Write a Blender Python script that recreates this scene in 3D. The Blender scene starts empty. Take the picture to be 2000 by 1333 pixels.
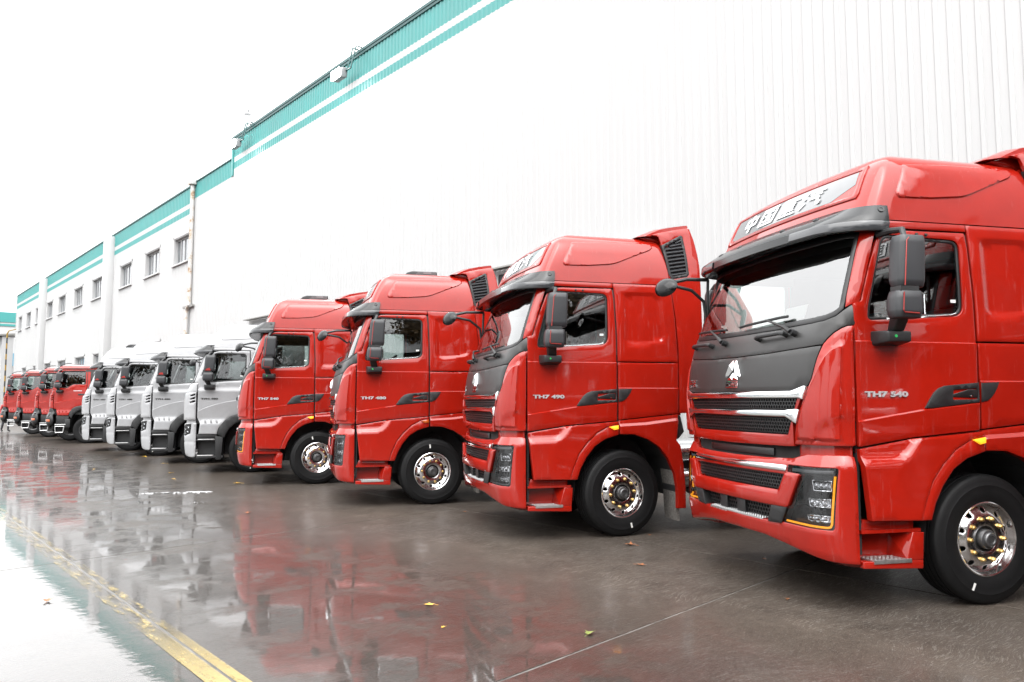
import bpy, bmesh, math, random
import numpy as np
from mathutils import Vector, Matrix
from mathutils.geometry import delaunay_2d_cdt

R = math.radians
random.seed(7)
scene = bpy.context.scene
COL = scene.collection

# ------------------------------------------------------------------ camera
cam_d = bpy.data.cameras.new('camera')
cam_d.sensor_width = 36.0
cam_d.lens = 27.0
cam_d.clip_start = 0.05
cam_d.clip_end = 3000
cam = bpy.data.objects.new('camera', cam_d)
COL.objects.link(cam)
cam.location = (0, 0, 1.62)
cam.rotation_euler = (R(90 + 4.517), 0, -R(40.673))
scene.camera = cam

# ------------------------------------------------------------------ overcast sky, soft sun, exposure
world = bpy.data.worlds.new('World')
scene.world = world
world.use_nodes = True
wt = world.node_tree
wt.nodes.clear()
w_out = wt.nodes.new('ShaderNodeOutputWorld')
w_bg = wt.nodes.new('ShaderNodeBackground')
w_sky = wt.nodes.new('ShaderNodeTexSky')
w_sky.sky_type = 'NISHITA'
w_sky.sun_disc = False
w_sky.sun_elevation = R(52)
w_sky.sun_rotation = R(200)
w_sky.air_density = 1.0
w_sky.dust_density = 4.0
w_bw = wt.nodes.new('ShaderNodeRGBToBW')
w_mix = wt.nodes.new('ShaderNodeMix')
w_mix.data_type = 'RGBA'
w_mix.inputs[0].default_value = 0.94          # cloud cover: nearly colourless, nearly even
w_cl = wt.nodes.new('ShaderNodeMix')
w_cl.data_type = 'RGBA'
w_cl.inputs[0].default_value = 0.72
w_cl.inputs[7].default_value = (7.9, 7.95, 8.0, 1)
wt.links.new(w_sky.outputs[0], w_bw.inputs[0])
wt.links.new(w_sky.outputs[0], w_mix.inputs[6])
wt.links.new(w_bw.outputs[0], w_mix.inputs[7])
wt.links.new(w_mix.outputs[2], w_cl.inputs[6])
# a closed cloud deck is brighter overhead than at the horizon, the same all round
w_tc = wt.nodes.new('ShaderNodeTexCoord')
w_sp = wt.nodes.new('ShaderNodeSeparateXYZ')
w_mr = wt.nodes.new('ShaderNodeMapRange')
w_mr.inputs[1].default_value = 0.0
w_mr.inputs[2].default_value = 1.0
w_mr.inputs[3].default_value = 0.46
w_mr.inputs[4].default_value = 1.36
w_vm = wt.nodes.new('ShaderNodeVectorMath')
w_vm.operation = 'SCALE'
wt.links.new(w_tc.outputs['Generated'], w_sp.inputs[0])
wt.links.new(w_sp.outputs[2], w_mr.inputs[0])
wt.links.new(w_cl.outputs[2], w_vm.inputs[0])
wt.links.new(w_mr.outputs[0], w_vm.inputs['Scale'])
wt.links.new(w_vm.outputs[0], w_bg.inputs[0])
w_bg.inputs[1].default_value = 0.12
wt.links.new(w_bg.outputs[0], w_out.inputs[0])

sun_d = bpy.data.lights.new('sun', 'SUN')
sun_d.energy = 0.5
sun_d.angle = R(60)
sun_d.color = (1.0, 0.98, 0.95)
sun = bpy.data.objects.new('sun', sun_d)
COL.objects.link(sun)
sun.rotation_euler = (R(38), 0, R(-70))

scene.view_settings.view_transform = 'Standard'
scene.view_settings.look = 'None'
scene.view_settings.exposure = 2.4
scene.view_settings.gamma = 1.0
scene.view_settings.use_curve_mapping = False
scene.cycles.use_denoising = True
scene.cycles.max_bounces = 8
scene.cycles.transparent_max_bounces = 16
scene.cycles.caustics_reflective = False
scene.cycles.caustics_refractive = False
scene.cycles.sample_clamp_indirect = 8.0

# ------------------------------------------------------------------ materials
MATS = {}

def nt_of(name):
    m = bpy.data.materials.new(name)
    m.use_nodes = True
    nt = m.node_tree
    MATS[name] = m
    return m, nt, nt.nodes['Principled BSDF']

def node(nt, kind, **kw):
    n = nt.nodes.new(kind)
    for k, v in kw.items():
        setattr(n, k, v)
    return n

def noise(nt, scale, detail=4.0, rough=.55, vec=None, dist=0.0):
    n = node(nt, 'ShaderNodeTexNoise')
    n.inputs['Scale'].default_value = scale
    n.inputs['Detail'].default_value = detail
    n.inputs['Roughness'].default_value = rough
    n.inputs['Distortion'].default_value = dist
    if vec is not None:
        nt.links.new(vec, n.inputs['Vector'])
    return n

def ramp(nt, src, stops):
    r = node(nt, 'ShaderNodeValToRGB')
    e = r.color_ramp.elements
    while len(e) < len(stops):
        e.new(0.5)
    for el, (p, c) in zip(e, stops):
        el.position = p
        el.color = c if len(c) == 4 else (*c, 1)
    nt.links.new(src, r.inputs[0])
    return r

def maprange(nt, src, a, b, c, d, clamp=True):
    n = node(nt, 'ShaderNodeMapRange')
    n.clamp = clamp
    for i, v in zip((1, 2, 3, 4), (a, b, c, d)):
        n.inputs[i].default_value = v
    nt.links.new(src, n.inputs[0])
    return n.outputs[0]

def mathn(nt, op, a, b=None):
    n = node(nt, 'ShaderNodeMath', operation=op)
    for i, v in enumerate((a, b)):
        if v is None:
            continue
        if isinstance(v, (int, float)):
            n.inputs[i].default_value = v
        else:
            nt.links.new(v, n.inputs[i])
    return n.outputs[0]

def mixcol(nt, fac, a, b):
    n = node(nt, 'ShaderNodeMix', data_type='RGBA')
    if isinstance(fac, (int, float)):
        n.inputs[0].default_value = fac
    else:
        nt.links.new(fac, n.inputs[0])
    for i, v in ((6, a), (7, b)):
        if isinstance(v, tuple):
            n.inputs[i].default_value = (*v, 1) if len(v) == 3 else v
        else:
            nt.links.new(v, n.inputs[i])
    return n.outputs[2]

def plain(name, col, rough=.5, metal=0.0, coat=0.0, spec=.5, var=.06, vscale=6.0, bump=0.0, bscale=200.0, coat_rough=.04):
    """a surface with slight mottling in colour and roughness"""
    m, nt, p = nt_of(name)
    tc = node(nt, 'ShaderNodeTexCoord')
    n = noise(nt, vscale, 5, .6, tc.outputs['Object'])
    lo = tuple(c * (1 - var) for c in col)
    hi = tuple(min(1, c * (1 + var)) for c in col)
    r = ramp(nt, n.outputs[0], [(.3, lo), (.7, hi)])
    nt.links.new(r.outputs[0], p.inputs['Base Color'])
    nt.links.new(maprange(nt, n.outputs[0], .3, .7, rough * .9, min(1, rough * 1.12)), p.inputs['Roughness'])
    p.inputs['Metallic'].default_value = metal
    p.inputs['Coat Weight'].default_value = coat
    p.inputs['Coat Roughness'].default_value = coat_rough
    p.inputs['Specular IOR Level'].default_value = spec
    if bump:
        b = node(nt, 'ShaderNodeBump')
        b.inputs['Strength'].default_value = bump
        b.inputs['Distance'].default_value = .002
        nb = noise(nt, bscale, 3, .6, tc.outputs['Object'])
        nt.links.new(nb.outputs[0], b.inputs['Height'])
        nt.links.new(b.outputs[0], p.inputs['Normal'])
    return m

def paint(name, col, metal=0.0, rough=.32):
    """clear-coated vehicle paint with a film of dried drizzle"""
    m, nt, p = nt_of(name)
    tc = node(nt, 'ShaderNodeTexCoord')
    n = noise(nt, 3.0, 6, .65, tc.outputs['Object'])
    lo = tuple(c * .93 for c in col)
    hi = tuple(min(1, c * 1.06) for c in col)
    base = ramp(nt, n.outputs[0], [(.35, lo), (.65, hi)])
    # dried water marks: fine pale specks and faint streaks running down
    mp = node(nt, 'ShaderNodeMapping')
    mp.inputs['Scale'].default_value = (22, 22, 2.2)
    nt.links.new(tc.outputs['Object'], mp.inputs[0])
    st = noise(nt, 1.0, 5, .7, mp.outputs[0])
    sm = maprange(nt, st.outputs[0], .60, .82, 0.0, .10)
    c2 = mixcol(nt, sm, base.outputs[0], (.55, .5, .47))
    nt.links.new(c2, p.inputs['Base Color'])
    p.inputs['Metallic'].default_value = metal
    p.inputs['Roughness'].default_value = rough
    p.inputs['Specular IOR Level'].default_value = .05
    p.inputs['Coat Weight'].default_value = 1.0
    nt.links.new(maprange(nt, st.outputs[0], .35, .8, .025, .12), p.inputs['Coat Roughness'])
    # orange peel
    b = node(nt, 'ShaderNodeBump')
    b.inputs['Strength'].default_value = .012
    b.inputs['Distance'].default_value = .003
    pe = noise(nt, 34.0, 2, .5, tc.outputs['Object'])
    nt.links.new(pe.outputs[0], b.inputs['Height'])
    nt.links.new(b.outputs[0], p.inputs['Coat Normal'])
    return m

def glass(name, tint, gloss=1.0, rough=.01, ior=1.8):
    m, nt, p = nt_of(name)
    nt.nodes.remove(p)
    out = nt.nodes['Material Output']
    tr = node(nt, 'ShaderNodeBsdfTransparent')
    tc = node(nt, 'ShaderNodeTexCoord')
    n = noise(nt, 2.5, 3, .5, tc.outputs['Object'])
    r = ramp(nt, n.outputs[0], [(.3, tuple(c * .95 for c in tint)), (.7, tint)])
    nt.links.new(r.outputs[0], tr.inputs[0])
    gl = node(nt, 'ShaderNodeBsdfGlossy')
    gl.inputs['Roughness'].default_value = rough
    gl.inputs['Color'].default_value = (gloss, gloss, gloss, 1)
    fr = node(nt, 'ShaderNodeFresnel')
    fr.inputs[0].default_value = ior
    mx = node(nt, 'ShaderNodeMixShader')
    nt.links.new(maprange(nt, fr.outputs[0], 0, 1, .03, 1.0), mx.inputs[0])
    nt.links.new(tr.outputs[0], mx.inputs[1])
    nt.links.new(gl.outputs[0], mx.inputs[2])
    nt.links.new(mx.outputs[0], out.inputs[0])
    return m

def emit(name, col, strength):
    m, nt, p = nt_of(name)
    tc = node(nt, 'ShaderNodeTexCoord')
    n = noise(nt, 60.0, 2, .5, tc.outputs['Object'])
    r = ramp(nt, n.outputs[0], [(.3, tuple(c * .8 for c in col)), (.7, col)])
    nt.links.new(r.outputs[0], p.inputs['Emission Color'])
    nt.links.new(r.outputs[0], p.inputs['Base Color'])
    p.inputs['Emission Strength'].default_value = strength
    return m

paint('red_paint', (.262, .0082, .0034))
paint('silver_paint', (.30, .302, .31), metal=.25, rough=.42)
plain('graphite', (.022, .0215, .021), .45, metal=.3, coat=.2, coat_rough=.3)
plain('black_plastic', (.009, .0093, .010), .48, bump=.10, bscale=400)
plain('grey_plastic', (.020, .021, .0235), .42, bump=.08, bscale=400)
plain('visor_plastic', (.0075, .008, .0088), .17, spec=.38)
plain('gap_shade', (.006, .006, .006), .85)  # near-black that stands in for shade in gaps and recesses
plain('mesh_black', (.008, .008, .0085), .33)
plain('rubber', (.0042, .0042, .0045), .6, spec=.22, bump=.12, bscale=120)
plain('seal_black', (.006, .006, .0065), .42)
plain('chrome', (.82, .83, .84), .06, metal=1.0, var=.02)
plain('aluminium', (.74, .73, .73), .17, metal=1.0, var=.05, vscale=14)
plain('tread_alu', (.62, .62, .62), .38, metal=1.0, var=.12, vscale=30)
plain('tank_alu', (.66, .67, .68), .22, metal=1.0, var=.08)
plain('hub_grey', (.12, .12, .122), .38, metal=.75, var=.15)
plain('hub_dark', (.02, .019, .018), .5, metal=.3)
plain('brass', (.62, .43, .17), .33, metal=.9, var=.15, vscale=30)
plain('chassis_red', (.09, .012, .009), .5)
plain('chassis_dark', (.018, .018, .019), .55, var=.25)
plain('seat_fabric', (.045, .045, .05), .8)
plain('dash_plastic', (.030, .031, .033), .55)
plain('liner_grey', (.05, .05, .05), .85)
plain('plate_grey', (.085, .088, .092), .22, coat=.7)
plain('letter_white', (.85, .86, .87), .30)
plain('letter_red', (.55, .03, .03), .3)
plain('sticker_white', (.6, .6, .58), .6)
plain('amber_lens', (.40, .07, .005), .15, coat=1.0)
plain('smoke_lens', (.035, .0365, .040), .12, coat=.3)
plain('reflector', (.75, .75, .76), .10, metal=1.0)
plain('lamp_dark', (.009, .009, .010), .25)
plain('strip_grey', (.14, .14, .145), .25)
plain('red_trim', (.25, .015, .01), .3)
plain('gloss_black', (.004, .004, .0045), .10, spec=.30)
plain('lamp_chrome', (.55, .55, .56), .14, metal=1.0)
plain('mirror_glass', (.75, .76, .78), .02, metal=1.0)
plain('green_dot', (.02, .45, .10), .4)
plain('mud_slush', (.13, .12, .11), .75, var=.55, vscale=45, bump=.9, bscale=70)
plain('blue_card', (.03, .12, .30), .5)
glass('side_glass', (.62, .70, .68))
glass('wind_glass', (.80, .86, .84), ior=2.5)
glass('clear_lens', (.90, .91, .92), gloss=.45, ior=1.45)
plain('badge_silver', (.55, .55, .56), .32, metal=.6, var=.03)
emit('amber_lit', (1.0, .36, .015), .24)

# ------------------------------------------------------------------ geometry helpers
def mesh_of(name, verts, faces, smooth=45.0):
    me = bpy.data.meshes.new(name)
    me.from_pydata([tuple(v) for v in verts], [], [tuple(f) for f in faces])
    me.validate()
    if smooth is not None:
        me.polygons.foreach_set('use_smooth', [True] * len(me.polygons))
        me.update()
        me.set_sharp_from_angle(angle=R(smooth))
    me.update()
    return me

def obj(name, me, mat=None, parent=None, loc=None, rot=None):
    if mat is not None and not me.materials:
        me.materials.append(MATS[mat])
    o = bpy.data.objects.new(name, me)
    COL.objects.link(o)
    if parent is not None:
        o.parent = parent
    if loc is not None:
        o.location = loc
    if rot is not None:
        o.rotation_euler = rot
    return o

def empty(name, loc=(0, 0, 0), rz=0.0, parent=None):
    o = bpy.data.objects.new(name, None)
    o.empty_display_size = .2
    COL.objects.link(o)
    o.location = loc
    o.rotation_euler = (0, 0, rz)
    if parent is not None:
        o.parent = parent
    return o

def tag(o, label=None, cat=None, group=None, kind=None):
    if label:
        o['label'] = label
    if cat:
        o['category'] = cat
    if group:
        o['group'] = group
    if kind:
        o['kind'] = kind
    return o

def copy_tree(o, parent=None):
    c = o.copy()
    COL.objects.link(c)
    c.parent = parent
    for ch in list(o.children):
        copy_tree(ch, c)
    return c

class MB:
    """collects simple solids into one mesh"""
    def __init__(s):
        s.v = []
        s.f = []

    def add(s, v, f):
        n = len(s.v)
        s.v += [tuple(p) for p in v]
        s.f += [tuple(i + n for i in q) for q in f]
        return s

    def box(s, x0, x1, y0, y1, z0, z1, bev=0.0):
        if bev <= 0:
            v = [(x, y, z) for z in (z0, z1) for y in (y0, y1) for x in (x0, x1)]
            f = [(0, 2, 3, 1), (4, 5, 7, 6), (0, 1, 5, 4), (2, 6, 7, 3), (0, 4, 6, 2), (1, 3, 7, 5)]
            return s.add(v, f)
        bm = bmesh.new()
        bmesh.ops.create_cube(bm, size=1)
        for q in bm.verts:
            q.co = Vector(((x0 + x1) / 2 + q.co.x * (x1 - x0), (y0 + y1) / 2 + q.co.y * (y1 - y0), (z0 + z1) / 2 + q.co.z * (z1 - z0)))
        bmesh.ops.bevel(bm, geom=bm.edges[:], offset=bev, segments=2, affect='EDGES', profile=.5)
        return s.bm(bm)

    def bm(s, bm):
        bm.verts.index_update()
        s.add([q.co for q in bm.verts], [[q.index for q in f.verts] for f in bm.faces])
        bm.free()
        return s

    def hull(s, pts, bev=0.0):
        bm = bmesh.new()
        for p in pts:
            bm.verts.new(p)
        bmesh.ops.convex_hull(bm, input=bm.verts[:])
        loose = [q for q in bm.verts if not q.link_faces]
        if loose:
            bmesh.ops.delete(bm, geom=loose, context='VERTS')
        bmesh.ops.dissolve_limit(bm, angle_limit=R(1), verts=bm.verts[:], edges=bm.edges[:])
        if bev:
            bmesh.ops.bevel(bm, geom=bm.edges[:], offset=bev, segments=3, affect='EDGES', profile=.5)
        bmesh.ops.recalc_face_normals(bm, faces=bm.faces[:])
        return s.bm(bm)

    def tube(s, pts, r, n=10, cap=True):
        pts = [Vector(p) for p in pts]
        rs = r if isinstance(r, (list, tuple)) else [r] * len(pts)
        up = None
        base = len(s.v)
        for i, p in enumerate(pts):
            a = pts[max(0, i - 1)]
            b = pts[min(len(pts) - 1, i + 1)]
            t = (b - a).normalized()
            if up is None:
                up = Vector((0, 0, 1)) if abs(t.z) < .9 else Vector((1, 0, 0))
            u = (up - t * up.dot(t)).normalized()
            w = t.cross(u)
            up = u
            for k in range(n):
                an = 2 * math.pi * k / n
                s.v.append(tuple(p + u * math.cos(an) * rs[i] + w * math.sin(an) * rs[i]))
        for i in range(len(pts) - 1):
            for k in range(n):
                a = base + i * n + k
                b = base + i * n + (k + 1) % n
                s.f.append((a, b, b + n, a + n))
        if cap:
            s.f.append(tuple(base + k for k in reversed(range(n))))
            s.f.append(tuple(base + (len(pts) - 1) * n + k for k in range(n)))
        return s

    def cyl(s, a, b, r, n=16, r2=None):
        return s.tube([a, b], [r, r if r2 is None else r2], n)

    def lathe(s, prof, n=48, axis='y', c=(0, 0, 0)):
        """prof: (radius, offset along the axis)"""
        base = len(s.v)
        for rr, h in prof:
            for k in range(n):
                a = 2 * math.pi * k / n
                u, w = rr * math.cos(a), rr * math.sin(a)
                p = (u, h, w) if axis == 'y' else ((u, w, h) if axis == 'z' else (h, u, w))
                s.v.append((p[0] + c[0], p[1] + c[1], p[2] + c[2]))
        for i in range(len(prof) - 1):
            for k in range(n):
                a = base + i * n + k
                b = base + i * n + (k + 1) % n
                s.f.append((a, b, b + n, a + n))
        return s

    def prism(s, poly, f0, f1):
        """poly: 2-D outline, f0/f1 map a 2-D point to each end"""
        n = len(poly)
        v = [f0(*p) for p in poly] + [f1(*p) for p in poly]
        f = [tuple(range(n)), tuple(reversed(range(n, 2 * n)))]
        f += [(i, i + n, (i + 1) % n + n, (i + 1) % n) for i in range(n)]
        return s.add(v, f)

    def xform(s, M):
        s.v = [tuple(M @ Vector(p)) for p in s.v]
        return s

    def fix(s):
        bm = bmesh.new()
        vs = [bm.verts.new(p) for p in s.v]
        for q in s.f:
            try:
                bm.faces.new([vs[i] for i in q])
            except ValueError:
                pass
        bmesh.ops.recalc_face_normals(bm, faces=bm.faces[:])
        s.v, s.f = [], []
        return s.bm(bm)

    def mesh(s, name='m', smooth=35.0):
        s.fix()
        return mesh_of(name, s.v, s.f, smooth)

    def obj(s, name, mat, parent=None, smooth=35.0, loc=None, rot=None):
        return obj(name, s.mesh(name, smooth), mat, parent, loc, rot)

def mirrored(me):
    """the same mesh on the other side of the truck (y -> -y)"""
    v = [(p.co.x, -p.co.y, p.co.z) for p in me.vertices]
    f = [tuple(reversed(q.vertices[:])) for q in me.polygons]
    m = mesh_of(me.name, v, f, None)
    m.polygons.foreach_set('use_smooth', [True] * len(m.polygons))
    m.update()
    m.set_sharp_from_angle(angle=R(45))
    for k in me.materials:
        m.materials.append(k)
    return m

# --- 2-D outlines
def lerp(tab, z):
    if z <= tab[0][0]:
        return tab[0][1]
    for (a, b), (c, d) in zip(tab, tab[1:]):
        if z <= c:
            return b + (d - b) * (z - a) / (c - a)
    return tab[-1][1]

def catmull(tab, z):
    n = len(tab)
    if z <= tab[0][0]:
        return tab[0][1]
    if z >= tab[-1][0]:
        return tab[-1][1]
    for i in range(n - 1):
        if z <= tab[i + 1][0]:
            x0, y0 = tab[i]
            x1, y1 = tab[i + 1]
            h = x1 - x0
            k = (z - x0) / h
            m0 = (tab[i + 1][1] - tab[i - 1][1]) / (tab[i + 1][0] - tab[i - 1][0]) if i > 0 else (y1 - y0) / h
            m1 = (tab[i + 2][1] - tab[i][1]) / (tab[i + 2][0] - tab[i][0]) if i + 2 < n else (y1 - y0) / h
            k2 = k * k
            k3 = k2 * k
            return (2 * k3 - 3 * k2 + 1) * y0 + (k3 - 2 * k2 + k) * h * m0 + (-2 * k3 + 3 * k2) * y1 + (k3 - k2) * h * m1

def area2(p):
    return sum(a[0] * b[1] - b[0] * a[1] for a, b in zip(p, p[1:] + p[:1]))

def ccw(p):
    return list(p) if area2(list(p)) > 0 else list(reversed(p))

def fillet(p, r, n=5):
    """round every corner by r (a number or one per corner)"""
    p = list(p)
    m = len(p)
    rr = r if isinstance(r, (list, tuple)) else [r] * m
    out = []
    for i in range(m):
        a, b, c = Vector(p[i - 1]), Vector(p[i]), Vector(p[(i + 1) % m])
        if rr[i] <= 0:
            out.append(tuple(b))
            continue
        u, w = (a - b), (c - b)
        lu, lw = u.length, w.length
        if lu < 1e-6 or lw < 1e-6:
            out.append(tuple(b))
            continue
        d = min(rr[i], lu * .45, lw * .45)
        p0 = b + u / lu * d
        p1 = b + w / lw * d
        for k in range(n + 1):
            t = k / n
            q = p0 * (1 - t) ** 2 + b * 2 * t * (1 - t) + p1 * t * t
            out.append(tuple(q))
    return out

def resample(p, step, closed=True):
    out = []
    m = len(p)
    for i in range(m if closed else m - 1):
        a, b = p[i], p[(i + 1) % m]
        d = math.hypot(b[0] - a[0], b[1] - a[1])
        if d < 1e-6:
            continue
        k = max(1, int(math.ceil(d / step)))
        for j in range(k):
            out.append((a[0] + (b[0] - a[0]) * j / k, a[1] + (b[1] - a[1]) * j / k))
    if not closed:
        out.append(p[-1])
    return out

def inset(p, e):
    """move a counter-clockwise outline inwards by e"""
    m = len(p)
    out = []
    for i in range(m):
        a, b, c = p[i - 1], p[i], p[(i + 1) % m]
        d1 = Vector((b[0] - a[0], b[1] - a[1]))
        d2 = Vector((c[0] - b[0], c[1] - b[1]))
        if d1.length < 1e-9 or d2.length < 1e-9:
            out.append(b)
            continue
        d1.normalize()
        d2.normalize()
        n = Vector((-d1.y - d2.y, d1.x + d2.x))
        if n.length < 1e-6:
            out.append(b)
            continue
        n.normalize()
        k = max(.35, n.dot(Vector((-d1.y, d1.x))))
        out.append((b[0] + n.x * e / k, b[1] + n.y * e / k))
    return out

def inside(P, poly):
    """numpy point-in-polygon for P (n,2)"""
    P = np.asarray(P, float)
    q = np.asarray(poly, float)
    r = np.roll(q, -1, 0)
    res = np.zeros(len(P), bool)
    for (x0, y0), (x1, y1) in zip(q, r):
        if y0 == y1:
            continue
        c = (y0 > P[:, 1]) != (y1 > P[:, 1])
        xx = x0 + (P[:, 1] - y0) * (x1 - x0) / (y1 - y0)
        res ^= c & (P[:, 0] < xx)
    return res

def segdist(P, poly, closed=True):
    P = np.asarray(P, float)
    q = np.asarray(poly, float)
    r = np.roll(q, -1, 0)
    if not closed:
        q, r = q[:-1], r[:-1]
    best = np.full(len(P), 1e9)
    for a, b in zip(q, r):
        d = b - a
        L2 = float(d @ d)
        if L2 < 1e-12:
            continue
        t = np.clip(((P - a) @ d) / L2, 0, 1)
        best = np.minimum(best, np.hypot(*(P - a - t[:, None] * d).T))
    return best

def cross_points(poly, creases):
    """add a vertex to the outline wherever a crease line runs across it"""
    if not creases:
        return poly
    out = []
    m = len(poly)
    for i in range(m):
        a, b = poly[i], poly[(i + 1) % m]
        out.append(a)
        hits = []
        dx, dy = b[0] - a[0], b[1] - a[1]
        for c in creases:
            for p, q in zip(c, c[1:]):
                ex, ey = q[0] - p[0], q[1] - p[1]
                den = dx * ey - dy * ex
                if abs(den) < 1e-12:
                    continue
                t = ((p[0] - a[0]) * ey - (p[1] - a[1]) * ex) / den
                u = ((p[0] - a[0]) * dy - (p[1] - a[1]) * dx) / den
                if .03 < t < .97 and 0 <= u <= 1:
                    hits.append(t)
        for t in sorted(hits):
            out.append((a[0] + dx * t, a[1] + dy * t))
    return out

def panel_mesh(outline, mapf, holes=(), creases=(), step=.07, edge=.006, rim=.022, name='panel', drop=.5, back=False):
    """a thin sheet with rounded edges, bent by mapf(u, v, depth); real openings, real crease lines"""
    outer = cross_points(ccw(resample(ccw(outline), step)), creases)
    hs = [cross_points(ccw(resample(ccw(h), step)), creases) for h in holes]
    pts, edges, dep = [], [], []
    loops = []

    def loop(poly):
        n0 = len(pts)
        for q in poly:
            pts.append(Vector(q))
            dep.append(edge * drop)
        ids = list(range(n0, len(pts)))
        for i in range(len(ids)):
            edges.append((ids[i], ids[(i + 1) % len(ids)]))
        loops.append(ids)
    loop(outer)
    for h in hs:
        loop(h)
    cand = []
    if edge > 0:
        cand += inset(outer, edge)
        for h in hs:
            cand += inset(h, -edge)
    nring = len(cand)
    xs = [p[0] for p in outer]
    ys = [p[1] for p in outer]
    for a in np.arange(min(xs) + step * .5, max(xs), step):
        for b in np.arange(min(ys) + step * .5, max(ys), step):
            cand.append((float(a), float(b)))
    if cand:
        P = np.array(cand)
        ok = inside(P, outer)
        dist = segdist(P, outer)
        for h in hs:
            ok &= ~inside(P, h)
            dist = np.minimum(dist, segdist(P, h))
        for c in creases:
            dc = segdist(P, c, False)
            ok &= dc > min(step * .3, .012)
        for i, (k, d) in enumerate(zip(ok, dist)):
            if k and (d > step * .35 if i >= nring else d > edge * .6):
                pts.append(Vector(cand[i]))
                dep.append(0.0)
    for c in creases:
        cp = resample(list(c), step * .5, closed=False)
        P = np.array(cp)
        ok = inside(P, outer) & (segdist(P, outer) > edge * .5)
        for h in hs:
            ok &= ~inside(P, h)
        prev = None
        for q, k in zip(cp, ok):
            if not k:
                prev = None
                continue
            pts.append(Vector(q))
            dep.append(0.0)
            if prev is not None:
                edges.append((prev, len(pts) - 1))
            prev = len(pts) - 1
    vo, eo, fo, ov, oe, of = delaunay_2d_cdt(pts, edges, [], 0, 1e-5)
    cen = np.array([[sum(vo[i][0] for i in f) / len(f), sum(vo[i][1] for i in f) / len(f)] for f in fo])
    keep = inside(cen, outer)
    for h in hs:
        keep &= ~inside(cen, h)
    d2 = [min((dep[j] for j in src), default=0.0) if src else edge * drop for src in ov]
    V = [mapf(p[0], p[1], d) for p, d in zip(vo, d2)]
    F = [tuple(f) for f, k in zip(fo, keep) if k]
    # orientation: depth must run against the normal
    c0 = [sum(p[k] for p in outer) / len(outer) for k in (0, 1)]
    f = F[len(F) // 2]
    a, b, c = (Vector(V[i]) for i in f)
    cu = [sum(vo[i][k] for i in f) / 3 for k in (0, 1)]
    nrm = (b - a).cross(c - a)
    ind = Vector(mapf(cu[0], cu[1], .05)) - Vector(mapf(cu[0], cu[1], 0))
    flip = nrm.dot(ind) > 0
    if flip:
        F = [tuple(reversed(q)) for q in F]
    # rim: boundary edges of the kept faces go inwards
    cnt = {}
    for q in F:
        for i in range(len(q)):
            e = (q[i], q[(i + 1) % len(q)])
            cnt[tuple(sorted(e))] = None if tuple(sorted(e)) in cnt else e
    low = {}

    def lo(i):
        if i not in low:
            V.append(mapf(vo[i][0], vo[i][1], rim))
            low[i] = len(V) - 1
        return low[i]
    if rim > 0:
        for e in list(cnt.values()):
            if e is None:
                continue
            F.append((e[1], e[0], lo(e[0]), lo(e[1])))
    used = sorted({i for q in F for i in q})
    idx = {j: i for i, j in enumerate(used)}
    return mesh_of(name, [V[j] for j in used], [tuple(idx[j] for j in q) for q in F])

def text_mesh(body, size, depth, bold=0.0, sx=1.0, shear=0.0):
    cu = bpy.data.curves.new('lettering', 'FONT')
    cu.body = body
    cu.size = size
    cu.extrude = depth
    cu.offset = bold
    cu.shear = shear
    cu.resolution_u = 3
    o = bpy.data.objects.new('lettering', cu)
    COL.objects.link(o)
    bpy.context.view_layer.update()
    me = bpy.data.meshes.new_from_object(o.evaluated_get(bpy.context.evaluated_depsgraph_get()))
    bpy.data.objects.remove(o)
    v = [(p.co.x * sx, p.co.y, p.co.z) for p in me.vertices]
    f = [tuple(q.vertices) for q in me.polygons]
    return v, f

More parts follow.
